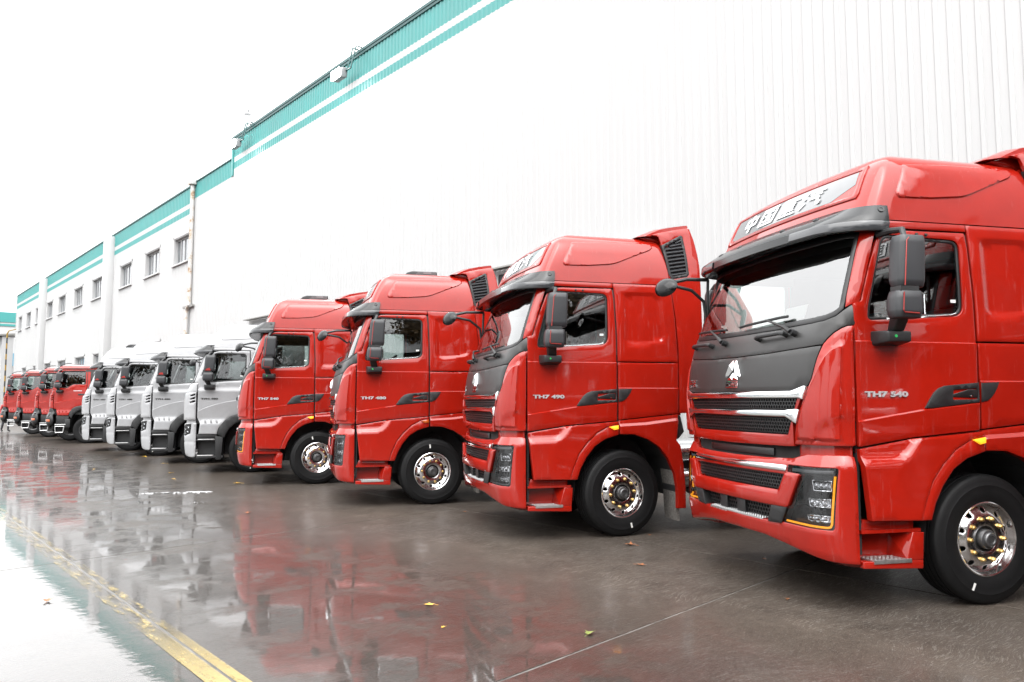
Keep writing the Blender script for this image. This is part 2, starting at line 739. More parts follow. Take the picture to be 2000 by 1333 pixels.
# ------------------------------------------------------------------ truck cabs
# truck axes: x to the rear, y to the far side (near flank at y = -1.25), z up; origin on the ground under the front axle
class Shell:
    def __init__(s, FR, XS, WZ, XR, BOW=.07, L=.40):
        s.FR, s.XS, s.WZ, s.XR, s.BOW, s.L = FR, XS, WZ, XR, BOW, L
        s.TH = L + 1.0

    def W(s, z):
        return lerp(s.WZ, z)

    def yf(s, z):
        return min(1.0, s.W(z) - .12)

    def F(s, y, z):
        return catmull(s.FR, z) + s.BOW * (y / 1.0) ** 2

    def pt(s, t, z):
        if t > s.TH:
            x, y = s.pt(2 * s.TH - t, z)
            return x, -y
        xs, W = lerp(s.XS, z), s.W(z)
        if t < 0:
            return xs - t, -W
        yf = s.yf(z)
        if t <= s.L:
            k = t / s.L
            x3 = s.F(yf, z)
            p0, p1, p2, p3 = (xs, -W), (xs - .6 * (xs - x3), -W), (x3 + .22 * s.BOW, -yf - min(.11, (W - yf) * .5)), (x3, -yf)
            c = ((1 - k) ** 3, 3 * k * (1 - k) ** 2, 3 * k * k * (1 - k), k ** 3)
            return (sum(a * b[0] for a, b in zip(c, (p0, p1, p2, p3))), sum(a * b[1] for a, b in zip(c, (p0, p1, p2, p3))))
        y = -yf + (t - s.L) * yf
        return s.F(y, z), y

    def nrm(s, t, z):
        e = .004
        a, b = s.pt(t - e, z), s.pt(t + e, z)
        c, d = s.pt(t, z - e), s.pt(t, z + e)
        u = Vector((b[0] - a[0], b[1] - a[1], 0))
        v = Vector((d[0] - c[0], d[1] - c[1], 2 * e))
        n = u.cross(v)
        if n.length < 1e-12:
            return Vector((-1, 0, 0))
        n.normalize()
        x, y = s.pt(t, z)
        if n.dot(Vector((x - .3, y, 0))) < 0:
            n = -n
        return n

    def map(s, t, z, d=0.0):
        x, y = s.pt(t, z)
        if d == 0:
            return (x, y, z)
        n = s.nrm(t, z)
        return (x - n.x * d, y - n.y * d, z - n.z * d)

    def side(s, disp=None, out=0.0):
        if disp is None:
            return lambda x, z, d: (x, -s.W(z) + d - out, z)
        return lambda x, z, d: (x, -s.W(z) + d - out - disp(x, z), z)

    def wrap(s, out=0.0, disp=None):
        if disp is None:
            return lambda t, z, d: s.map(t, z, d - out)
        return lambda t, z, d: s.map(t, z, d - out - disp(t, z))

    def ty(s, y):
        """front y -> t"""
        return s.L + 1.0 + y

def emboss(poly, w, h):
    q = [(float(a), float(b)) for a, b in poly]
    m = len(q)

    def f(x, z):
        ins = False
        best = 1e9
        for i in range(m):
            x0, y0 = q[i]
            x1, y1 = q[(i + 1) % m]
            if (y0 > z) != (y1 > z) and x < x0 + (z - y0) * (x1 - x0) / (y1 - y0):
                ins = not ins
            dx, dy = x1 - x0, y1 - y0
            L2 = dx * dx + dy * dy
            if L2 < 1e-12:
                continue
            t = max(0, min(1, ((x - x0) * dx + (z - y0) * dy) / L2))
            best = min(best, math.hypot(x - x0 - t * dx, z - y0 - t * dy))
        return h * min(1.0, best / w) if ins else 0.0
    return f

def sym(half):
    """mirror a half outline given as (y, z) from the centre outwards on the near side; returns a closed (y, z) outline"""
    return half + [(-y, z) for y, z in reversed(half)]

class Cab:
    def __init__(s, root, S, paint):
        s.r, s.S, s.paint = root, S, paint

    def both(s, name, me, mat, parent=None, far_parent=None):
        a = obj(name, me, mat, parent or s.r)
        b = obj(name, mirrored(me), mat, far_parent or s.r)
        return a, b

    def side(s, name, poly, mat, disp=None, out=0.0, parents=None, far=True, **kw):
        me = panel_mesh(poly, s.S.side(disp, out), name=name, **kw)
        if not far:
            return obj(name, me, mat, parents[0] if parents else s.r), None
        return s.both(name, me, mat, *(parents or (None, None)))

    def corner(s, name, poly, mat, disp=None, out=0.0, far=True, parent=None, **kw):
        me = panel_mesh(poly, s.S.wrap(out, disp), name=name, **kw)
        if not far:
            return obj(name, me, mat, parent or s.r), None
        return s.both(name, me, mat, parent)

    def front(s, name, poly_yz, mat, out=0.0, parent=None, holes=(), **kw):
        c = lambda P: [(s.S.ty(y), z) for y, z in P]
        me = panel_mesh(c(poly_yz), s.S.wrap(out), name=name, holes=[c(h) for h in holes], **kw)
        return obj(name, me, mat, parent or s.r)

# --- wheels (shared meshes) -----------------------------------------------------------------
def tyre_mesh():
    half = [(.290, .125), (.300, .143), (.335, .156), (.385, .162), (.425, .161), (.431, .163), (.437, .160), (.465, .156), (.492, .148), (.506, .138), (.513, .126)]
    prof = [(r, -h) for r, h in half]
    for y0, y1 in ((-.088, -.072), (-.034, -.020), (.020, .034), (.072, .088)):
        prof += [(.517, y0), (.504, y0 + .002), (.504, y1 - .002), (.517, y1)]
    prof += [(r, h) for r, h in reversed(half)]
    return MB().lathe(prof, 72).mesh('tyre', 40)

def rim_mesh():
    """polished disc wheel with ten real hand holes"""
    def prof(r):
        return -lerp([(.10, .128), (.15, .134), (.195, .132), (.215, .118), (.245, .098), (.262, .090)], r)
    n = 72
    outer = [(.262 * math.cos(2 * math.pi * k / n), .262 * math.sin(2 * math.pi * k / n)) for k in range(n)]
    holes = [[(.104 * math.cos(2 * math.pi * k / 40), .104 * math.sin(2 * math.pi * k / 40)) for k in range(40)]]
    for i in range(10):
        a = 2 * math.pi * i / 10
        holes.append([(.228 * math.cos(a) + .0215 * math.cos(b), .228 * math.sin(a) + .0215 * math.sin(b)) for b in (2 * math.pi * k / 14 for k in range(14))])
    me = panel_mesh(outer, lambda u, v, d: (u, prof(math.hypot(u, v)) + d, v), holes=holes, step=.024, edge=.004, rim=.02, name='rim')
    m = MB()
    m.add([p.co for p in me.vertices], [q.vertices[:] for q in me.polygons])
    m2 = MB().lathe([(.258, -.088), (.266, -.092), (.272, -.110), (.280, -.142), (.290, -.147), (.297, -.143), (.297, -.120)], 72)
    m.add(m2.v, m2.f)
    return mesh_of('rim', m.v, m.f, 40)

def hub_meshes():
    back = MB().lathe([(.262, -.050), (.20, -.045), (.10, -.045), (.001, -.045)], 40)
    back.lathe([(.106, -.05), (.104, -.112), (.096, -.118), (.085, -.11)], 40)
    cap = MB().lathe([(.080, -.10), (.078, -.150), (.072, -.160), (.058, -.163), (.057, -.178), (.050, -.186), (.034, -.188), (.030, -.180), (.001, -.180)], 32)
    for k in range(3):
        a = 2 * math.pi * k / 3 + .5
        c, s_ = math.cos(a), math.sin(a)
        cap.add([(c * .006 - s_ * .006, -.181, s_ * .006 + c * .006), (c * .03 - s_ * .009, -.1845, s_ * .03 + c * .009), (c * .03 + s_ * .009, -.1845, s_ * .03 - c * .009), (c * .006 + s_ * .006, -.181, s_ * .006 - c * .006)], [(0, 1, 2, 3)])
    nut = MB()
    nut.lathe([(.022, 0), (.022, -.006), (.0165, -.007)], 6)
    nut.lathe([(.0165, -.007), (.0165, -.026), (.013, -.031), (.009, -.032), (.009, -.038), (.001, -.039)], 6)
    return back.mesh('hub_back'), cap.mesh('hub', 30), nut.mesh('lug_nut', 25)

TYRE = tyre_mesh()
RIM = rim_mesh()
HUB_BACK, HUB, NUT = hub_meshes()
REAR_RIM = MB().lathe([(.262, -.088), (.272, -.110), (.280, -.142), (.290, -.147), (.297, -.143), (.294, -.125), (.262, -.10), (.245, .02), (.16, .045), (.13, .035), (.12, -.06), (.09, -.09), (.001, -.09)], 48).mesh('rim', 40)
for me_, mt_ in ((TYRE, 'rubber'), (RIM, 'aluminium'), (HUB_BACK, 'hub_dark'), (HUB, 'hub_grey'), (NUT, 'brass'), (REAR_RIM, 'hub_grey')):
    me_.materials.append(MATS[mt_])
STICK = MB().add([(-.011, 0, -.03), (.011, 0, -.03), (.011, 0, .03), (-.011, 0, .03)], [(0, 1, 2, 3)]).mesh('tyre_label')

def wheel(root, x, y, far, steer=0.0, phase=0.0, front=True, plain_rim=False, label_at=None):
    w = obj('wheel', TYRE, None, root, (x, y, .518), (0, phase, steer + (math.pi if far else 0)))
    if front:
        obj('rim', RIM if not plain_rim else REAR_RIM, None, w)
        obj('hub_plate', HUB_BACK, None, w)
        obj('hub', HUB, None, w)
        if not plain_rim:
            for i in range(10):
                a = 2 * math.pi * (i + .5) / 10
                obj('lug_nut', NUT, None, w, (.1675 * math.cos(a), -.130, .1675 * math.sin(a)))
    else:
        obj('rim', REAR_RIM, None, w)
    if label_at is not None:
        a = label_at
        obj('tyre_label', STICK, 'sticker_white', w, (.40 * math.cos(a), -.1665, .40 * math.sin(a)), (0, -a + math.pi / 2, 0))
    return w

def chassis(root, tank=True):
    m = MB()
    for s_ in (-1, 1):
        m.box(-1.0, 4.15, s_ * .43 - .04, s_ * .43 + .04, .72, .98)
    for x in (-.9, 1.1, 2.2, 3.1, 4.1):
        m.box(x - .05, x + .05, -.43, .43, .76, .94)
    m.box(-.09, .09, -.92, .92, .36, .50, .02)
    m.cyl((3.0, -.9, .52), (3.0, .9, .52), .12, 14)
    m.box(-.45, .45, -.35, .35, .5, 1.05)
    m.obj('chassis', 'chassis_dark', root)
    m = MB()
    m.cyl((0, -.9, .52), (0, .9, .52), .10, 14)
    for s_ in (-1, 1):
        for k in range(5):
            z = .56 + .022 * k
            m.box(-.75 + .06 * k, .75 - .06 * k, s_ * .43 - .045, s_ * .43 + .045, z, z + .018)
        m.cyl((.18, s_ * .62, .50), (.24, s_ * .60, 1.05), .035, 10)
        m.tube([(-.12, s_ * .70, .48), (-.2, s_ * .66, .9), (.1, s_ * .62, 1.12)], .014, 6)
    m.obj('front_axle', 'chassis_dark', root)
    m = MB()
    m.hull([(-1.15, -.55, .62), (-1.15, .55, .62), (-.9, -.50, .44), (-.9, .50, .44), (-.2, -.42, .40), (-.2, .42, .40), (1.0, -.30, .46), (1.0, .30, .46), (-1.15, -.55, 1.15), (-1.15, .55, 1.15), (1.0, -.35, 1.1), (1.0, .35, 1.1)], .03)
    m.box(1.0, 1.9, -.16, .16, .52, .85, .03)
    m.cyl((1.9, 0, .66), (3.0, 0, .54), .06, 10)
    m.obj('engine', 'chassis_dark', root)  # engine bulk, put in to block light passing under the cab
    # fifth wheel plate
    MB().prism([(2.55, -.42), (3.2, -.42), (3.5, -.22), (3.5, -.06), (3.2, 0), (3.5, .06), (3.5, .22), (3.2, .42), (2.55, .42)], lambda a, b: (a, b, 1.10), lambda a, b: (a, b, 1.16)).obj('fifth_wheel', 'chassis_dark', root)
    for s_ in (-1, 1):
        t = MB()
        pl = fillet([(-.34, .42), (.34, .42), (.34, 1.06), (-.34, 1.06)], .14, 6)
        y0 = s_ * .86
        t.prism(pl, lambda a, b: (1.18, y0 + a, b), lambda a, b: (2.35, y0 + a, b))
        tk = t.obj('fuel_tank', 'tank_alu', root)
        for x in (1.42, 2.12):
            q = MB()
            q.prism([(a * 1.02, .74 + (b - .74) * 1.02) for a, b in pl], lambda a, b: (x, y0 + a, b), lambda a, b: (x + .05, y0 + a, b))
            q.obj('tank_strap', 'chassis_dark', tk)
        t = MB()
        for z in (.66, .98):
            t.lathe([(.001, -.17), (.06, -.165), (.11, -.14), (.115, -.1), (.115, .1), (.11, .14), (.06, .165), (.001, .17)], 20, 'x', (1.0, s_ * .98, z))
        t.obj('air_tank', 'tank_alu', root)
        g = MB()
        arc = [(3.0 + .62 * math.cos(a), .53 + .62 * math.sin(a)) for a in (R(20 + 7 * k) for k in range(21))]
        arc2 = [(3.0 + .60 * math.cos(a), .53 + .60 * math.sin(a)) for a in (R(20 + 7 * k) for k in range(21))]
        g.prism(arc + arc2[::-1], lambda a, b: (a, s_ * .62, b), lambda a, b: (a, s_ * 1.24, b))
        g.obj('mudguard', 'black_plastic', root)
    for s_ in (-1, 1):
        wheel(root, 3.0, s_ * 1.06, s_ > 0, front=False)
        wheel(root, 3.0, s_ * .73, s_ > 0, front=False)

def interior(root, S, zt, zs=2.2, rear=.62, card=False):
    """floor, back wall, liner, dash, seats and steering wheel; zt = underside of the roof, zs = window sill"""
    m = MB()
    m.box(-1.25, rear, -1.16, 1.16, 1.28, 1.36)
    m.box(rear - .02, rear + .03, -1.17, 1.17, 1.30, zt)
    m.box(-1.0, rear, -1.14, 1.14, zt, zt + .03)
    for s_ in (-1, 1):
        y0, y1 = sorted((s_ * 1.19, s_ * 1.205))
        m.box(-1.18, -.05, y0, y1, 1.30, zs - .04)
        m.box(-.14, rear, y0, y1, 1.30, zt)
    m.obj('cab_liner', 'liner_grey', root)
    m = MB()
    m.hull([(-1.32, -.98, 1.75), (-1.32, .98, 1.75), (-.82, -1.15, 1.6), (-.82, 1.15, 1.6), (-1.30, -.98, zs - .02), (-1.30, .98, zs - .02), (-.90, -1.15, zs - .10), (-.90, 1.15, zs - .10), (-.80, -1.15, zs - .22), (-.80, 1.15, zs - .22)], .02)
    m.obj('dashboard', 'dash_plastic', root)
    for s_ in (-1, 1):
        q = MB()
        q.box(-.52, .02, s_ * .66 - .26, s_ * .66 + .26, 1.62, 1.80, .05)
        q.hull([(-.06, s_ * .66 - .25, 1.75), (-.06, s_ * .66 + .25, 1.75), (.12, s_ * .66 - .25, 1.75), (.12, s_ * .66 + .25, 1.75), (.14, s_ * .66 - .2, 2.45), (.14, s_ * .66 + .2, 2.45), (.27, s_ * .66 - .2, 2.45), (.27, s_ * .66 + .2, 2.45)], .04)
        q.hull([(.15, s_ * .66 - .13, 2.46), (.15, s_ * .66 + .13, 2.46), (.27, s_ * .66 - .13, 2.46), (.27, s_ * .66 + .13, 2.46), (.20, s_ * .66 - .11, 2.66), (.20, s_ * .66 + .11, 2.66), (.28, s_ * .66 - .11, 2.66), (.28, s_ * .66 + .11, 2.66)], .03)
        q.box(-.45, -.02, s_ * .66 - .2, s_ * .66 + .2, 1.36, 1.63)
        q.obj('seat', 'seat_fabric', root)
    m = MB()
    prof = [(.225 + .018 * math.cos(2 * math.pi * k / 8), .018 * math.sin(2 * math.pi * k / 8)) for k in range(9)]
    m.lathe(prof, 32, 'z')
    m.box(-.21, .21, -.03, .03, -.015, .01)
    m.lathe([(.001, .02), (.06, .02), (.07, -.02), (.001, -.02)], 16, 'z')
    m.cyl((0, 0, 0), (0, 0, -.35), .035, 10)
    M = Matrix.Translation((-.70, -.62, zs - .02)) @ Matrix.Rotation(R(-38), 4, 'Y')
    m.xform(M)
    m.obj('steering_wheel', 'black_plastic', root)
    # sun visor roller at the top of the door openings
    m = MB()
    for s_ in (-1, 1):
        m.box(-.9, -.15, s_ * 1.13 - .02, s_ * 1.13 + .02, zt - .10, zt)
    m.obj('header_shelf', 'dash_plastic', root)

def main_mirror(root, zb, zt, red='line', x0=-1.05):
    """tall two-part door mirror on a low arm; zb..zt = height span of the housings"""
    zm = zb + (zt - zb) * .35
    for s_ in (-1, 1):
        def H(a, b, z0, z1, sh=0.0):
            pts = []
            for z, ins in ((z0, .025), (z0 + .05, 0), (z1 - .05, 0), (z1, .02)):
                k = (z - zb) / (zt - zb)
                xx = a + .045 * k
                for x, yo, yi in ((xx + ins * .6, 1.545 - ins * .7, 1.44 + ins * .6), (xx + .035, 1.575 - ins * .7, 1.43 + ins * .6), (b + .03 * k - .02, 1.575 - ins * .7, 1.43 + ins * .6), (b + .03 * k, 1.56 - ins * .7, 1.44 + ins * .6)):
                    pts.append((x, s_ * yo, z))
                    pts.append((x, s_ * yi, z))
            return pts
        m = MB().hull(H(x0, x0 + .235, zm + .012, zt), .012)
        up = m.obj('mirror', 'grey_plastic', root)
        MB().hull(H(x0 - .012, x0 + .215, zb, zm - .012), .012).obj('lower_housing', 'grey_plastic', up)
        MB().box(x0 + .03, x0 + .19, *sorted((s_ * 1.45, s_ * 1.56)), zm - .02, zm + .02).obj('joint', 'black_plastic', up)
        q = MB()
        for z0, z1 in ((zm + .05, zt - .04), (zb + .03, zm - .04)):
            k0 = x0 + .235 + .03 * (z0 - zb) / (zt - zb)
            q.box(k0 - .004, k0 + .006, *sorted((s_ * 1.445, s_ * 1.555)), z0, z1)
        q.obj('mirror_glass', 'mirror_glass', up)
        if red == 'line':
            q = MB()
            yo = s_ * 1.577
            q.tube([(x0 + .105, yo, zt - .028), (x0 + .085, yo, zt - .05), (x0 + .055, yo, zm + .02)], .0045, 6)
            q.tube([(x0 + .045, yo, zm - .03), (x0 + .034, yo, zb + .055), (x0 + .045, yo, zb + .04), (x0 + .17, yo, zb + .035)], .0045, 6)
            q.obj('pinstripe', 'red_trim', up)
        else:
            q = MB().hull([(x0 + .05, s_ * 1.580, zm + .03), (x0 + .17, s_ * 1.580, zm + .03), (x0 + .15, s_ * 1.580, zm + .085), (x0 + .09, s_ * 1.580, zm + .075), (x0 + .05, s_ * 1.55, zm + .03), (x0 + .17, s_ * 1.55, zm + .03), (x0 + .15, s_ * 1.55, zm + .085), (x0 + .09, s_ * 1.55, zm + .075)])
            q.obj('side_repeater', 'amber_lens' if red == 'amber' else 'red_trim', up)
        q = MB()
        q.hull([(x0 + .03, s_ * 1.43, zb + .03), (x0 + .13, s_ * 1.43, zb + .03), (x0 + .03, s_ * 1.54, zb + .03), (x0 + .13, s_ * 1.54, zb + .03), (x0 + .07, s_ * 1.34, zb - .085), (x0 + .17, s_ * 1.34, zb - .085), (x0 + .07, s_ * 1.42, zb - .085), (x0 + .17, s_ * 1.42, zb - .085)], .012)
        q.obj('arm', 'black_plastic', up)
        q = MB()
        q.hull([(x0 + .0, s_ * 1.24, zb - .19), (x0 + .25, s_ * 1.24, zb - .19), (x0 + .0, s_ * 1.24, zb - .075), (x0 + .25, s_ * 1.24, zb - .075), (x0 + .03, s_ * 1.42, zb - .17), (x0 + .23, s_ * 1.42, zb - .165), (x0 + .02, s_ * 1.42, zb - .085), (x0 + .23, s_ * 1.42, zb - .085)], .012)
        q.obj('arm_base', 'black_plastic', up)
        if red == 'line':
            q = MB().lathe([(.001, -.003), (.011, -.003), (.012, 0)], 12, 'y', (0, 0, 0))
            q.xform(Matrix.Translation((x0 + .09, s_ * 1.422, zb - .125)) @ Matrix.Rotation(0 if s_ < 0 else math.pi, 4, 'Z'))
            q.obj('green_marker', 'green_dot', up)
        q = MB()
        q.tube([(x0 + .12, s_ * 1.225, zt + .065), (x0 + .15, s_ * 1.33, zt + .075), (x0 + .14, s_ * 1.47, zt + .055), (x0 + .11, s_ * 1.52, zt - .01)], [.03, .026, .024, .022], 8)
        q.obj('upper_arm', 'black_plastic', up)

def front_mirror(root, S, x, y, z, zb):
    """oval kerb-view mirror on two arms at the far front corner"""
    m = MB().lathe([(.001, -.055), (.07, -.05), (.115, -.03), (.135, 0), (.125, .012)], 28, 'x')
    M = Matrix.Translation((x, y, z)) @ Matrix.Rotation(R(35), 4, 'Z') @ Matrix.Rotation(R(22), 4, 'Y') @ Matrix.Diagonal((1, 1, .82, 1))
    m.xform(M)
    h = m.obj('front_mirror', 'gloss_black', root)
    g = MB().lathe([(.001, .006), (.10, .010), (.124, .013)], 28, 'x')
    g.xform(M)
    g.obj('mirror_glass', 'mirror_glass', h)
    q = MB()
    q.tube([(x + .04, y, z + .05), (x + .25, y + .02, z + .10), (x + .52, y + .06, z + .11)], .020, 8)
    q.tube([(x + .04, y, z + .03), (x + .30, y + .01, z - .02), (x + .46, y + .05, z - .13), (x + .50, y + .06, zb)], .018, 8)
    q.tube([(x + .52, y + .06, z + .11), (x + .50, y + .06, zb)], .016, 8)
    q.obj('arm', 'black_plastic', h)

def hex_mesh(cab, name, poly_yz, out, parent=None, pitch=.034, depth=.012):
    """a real hexagonal mesh clipped to an opening on the cab front"""
    S = cab.S
    P = ccw(poly_yz)
    m = MB()
    ys = [p[0] for p in P]
    zs = [p[1] for p in P]
    a = pitch / math.sqrt(3)
    row = 0
    z = min(zs)
    cells = []
    while z < max(zs):
        y = min(ys) + (pitch / 2 if row % 2 else 0)
        while y < max(ys):
            cells.append((y, z))
            y += pitch
        z += a * 1.5
        row += 1
    ok = inside(np.array(cells), P) & (segdist(np.array(cells), P) > a * .55)
    for (y, z), k in zip(cells, ok):
        if not k:
            continue
        v = []
        for rr, d in ((a * 1.0, 0), (a * .74, 0), (a * .66, depth)):
            for j in range(6):
                an = math.pi / 6 + j * math.pi / 3
                v.append(S.map(S.ty(y + rr * math.cos(an)), z + rr * math.sin(an), d - out))
        f = []
        for j in range(6):
            k2 = (j + 1) % 6
            f += [(j, k2, k2 + 6, j + 6), (j + 6, k2 + 6, k2 + 12, j + 12)]
        m.add(v, f)
    return obj(name, mesh_of(name, m.v, m.f, 20), 'mesh_black', parent or cab.r)

def cap_mesh(S, zs, nside=14, ncorn=9, nfront=15, name='roof_cap', cx=.0, closed_rings=((.72, .022), (.4, .034))):
    rings = []
    for z in zs:
        xr = lerp(S.XR, z)
        xs = lerp(S.XS, z)
        ts = [-(xr - xs) * (1 - i / nside) for i in range(nside)] + [S.L * i / ncorn for i in range(ncorn)] + [S.L + i / nfront for i in range(nfront + 1)]
        half = [(*S.pt(t, z), z) for t in ts]
        half[0] = (half[0][0], half[0][1] + .0, z)
        ring = half + [(x, -y, q) for x, y, q in reversed(half[:-1])]
        rings.append(ring)
    top = rings[-1]
    zt = zs[-1]
    for k, dz in closed_rings:
        rings.append([(cx + (x - cx) * k, y * k, zt + dz) for x, y, q in top])
    n = len(top)
    v = [p for r in rings for p in r]
    f = []
    for i in range(len(rings) - 1):
        for j in range(n - 1):
            a = i * n + j
            f.append((a, a + 1, a + 1 + n, a + n))
        f.append((i * n + n - 1, i * n, i * n + n, i * n + 2 * n - 1))
    v.append((cx, 0, zt + closed_rings[-1][1] + .006))
    for j in range(n):
        f.append(((len(rings) - 1) * n + j, (len(rings) - 1) * n + (j + 1) % n, len(v) - 1))
    m = MB()
    m.add(v, f)
    return m.mesh(name, 40)

def visor(cab, zt, zb, reach, t0=.10, tipx=None, lens=True, parent=None):
    """sun visor swept round the front; lamp lenses along its ends"""
    S = cab.S
    n = 40
    v, rows = [], []
    for i in range(n + 1):
        t = t0 + (2 * S.TH - 2 * t0) * i / n
        e = min(t, 2 * S.TH - t)
        k = max(0.0, min(1.0, (e - t0) / .55))
        k = .16 + .84 * k * k * (3 - 2 * k)
        b = S.map(t, zt)
        nr = S.nrm(t, (zt + zb) / 2)
        nr = Vector((nr.x, nr.y, 0)).normalized()
        w = reach * k
        dz = zt - zb
        row = []
        for o, z in ((-.02, zt), (.30 * w + .012, zt - .05 * dz), (.72 * w + .016, zt - .40 * dz), (.95 * w + .018, zt - .62 * dz), (1.0 * w + .018, zt - .70 * dz), (1.0 * w + .014, zb), (.9 * w, zb - .012), (-.02, zb + .05)):
            q = S.map(t, z)
            row.append((b[0] * .5 + q[0] * .5 + nr.x * o, b[1] * .5 + q[1] * .5 + nr.y * o, z))
        rows.append(row)
    m = MB()
    kk = len(rows[0])
    m.add([p for r in rows for p in r], [(i * kk + j, i * kk + j + 1, (i + 1) * kk + j + 1, (i + 1) * kk + j) for i in range(n) for j in range(kk - 1)])
    m.f.append(tuple(range(kk)))
    m.f.append(tuple(n * kk + j for j in reversed(range(kk))))
    vis = m.obj('sun_visor', 'visor_plastic', parent or cab.r, 30)
    if lens:
        for a, b in ((0, 11), (n - 11, n)):
            q = MB()
            for i in range(a, b + 1):
                p4, p5 = Vector(rows[i][4]), Vector(rows[i][5])
                out = Vector((p4.x, p4.y, 0)) - Vector((rows[i][0][0], rows[i][0][1], 0))
                if out.length < 1e-6:
                    out = Vector((-1, 0, 0))
                out = out.normalized() * .010
                up = Vector((0, 0, .006))
                q.v += [tuple(p4 + out * .2 + up), tuple(p4 + out - up), tuple(p5 + out + up), tuple(p5 + out * .3 - up)]
            nn = b - a
            for i in range(nn):
                for j in range(3):
                    c = i * 4 + j
                    q.f.append((c, c + 1, c + 5, c + 4))
            q.obj('marker_lamp', 'smoke_lens', vis)
        for i in (1, 9, 15, n - 15, n - 9, n - 1):
            p = (Vector(rows[i][1]) + Vector(rows[i][2])) / 2
            q = MB().lathe([(.001, 0), (.012, 0), (.014, -.004), (.024, -.004), (.027, .004)], 14, 'x')
            d = (Vector(rows[i][2]) - Vector(rows[i][1])).cross(Vector(rows[i + 1 if i < n else i - 1][1]) - Vector(rows[i][1])).normalized()
            if d.dot(Vector((-1, 0, 1))) < 0:
                d = -d
            q.xform(Matrix.Translation(p + d * .004) @ Vector((-1, 0, 0)).rotation_difference(d).to_matrix().to_4x4())
            q.obj('visor_bolt', 'black_plastic', vis)
    return vis

def strokes(rects):
    """thick strokes of a character in a unit box -> list of quads"""
    out = []
    for x0, y0, x1, y1, w in rects:
        d = Vector((x1 - x0, y1 - y0))
        n = Vector((-d.y, d.x)).normalized() * w / 2
        out.append([(x0 - n.x, y0 - n.y), (x1 - n.x, y1 - n.y), (x1 + n.x, y1 + n.y), (x0 + n.x, y0 + n.y)])
    return out

CH = {
    'zhong': [(.10, .80, .90, .80, .13), (.10, .40, .90, .40, .13), (.16, .34, .16, .86, .14), (.84, .34, .84, .86, .14), (.5, .0, .5, 1.0, .15)],
    'guo': [(.03, .94, .97, .94, .12), (.03, .06, .97, .06, .12), (.09, 0, .09, 1, .12), (.91, 0, .91, 1, .12), (.26, .76, .74, .76, .10), (.28, .53, .72, .53, .10), (.24, .25, .76, .25, .10), (.5, .25, .5, .76, .11), (.63, .44, .70, .35, .09)],
    'zhong4': [(.18, .95, .84, .95, .09), (.02, .81, .98, .81, .09), (.20, .68, .80, .68, .08), (.20, .55, .80, .55, .08), (.20, .42, .80, .42, .08), (.23, .38, .23, .72, .09), (.77, .38, .77, .72, .09), (.5, .05, .5, .95, .10), (.12, .27, .88, .27, .09), (.0, .06, 1.0, .06, .10)],
    'qi': [(.06, .93, .20, .82, .11), (.0, .66, .15, .56, .11), (.02, .06, .20, .36, .11), (.46, .98, .34, .72, .10), (.38, .83, .98, .83, .10), (.42, .66, .90, .66, .09), (.34, .48, .84, .48, .10), (.80, .50, .86, .16, .11), (.84, .12, 1.0, .10, .10), (.97, .08, .97, .26, .08)],
}

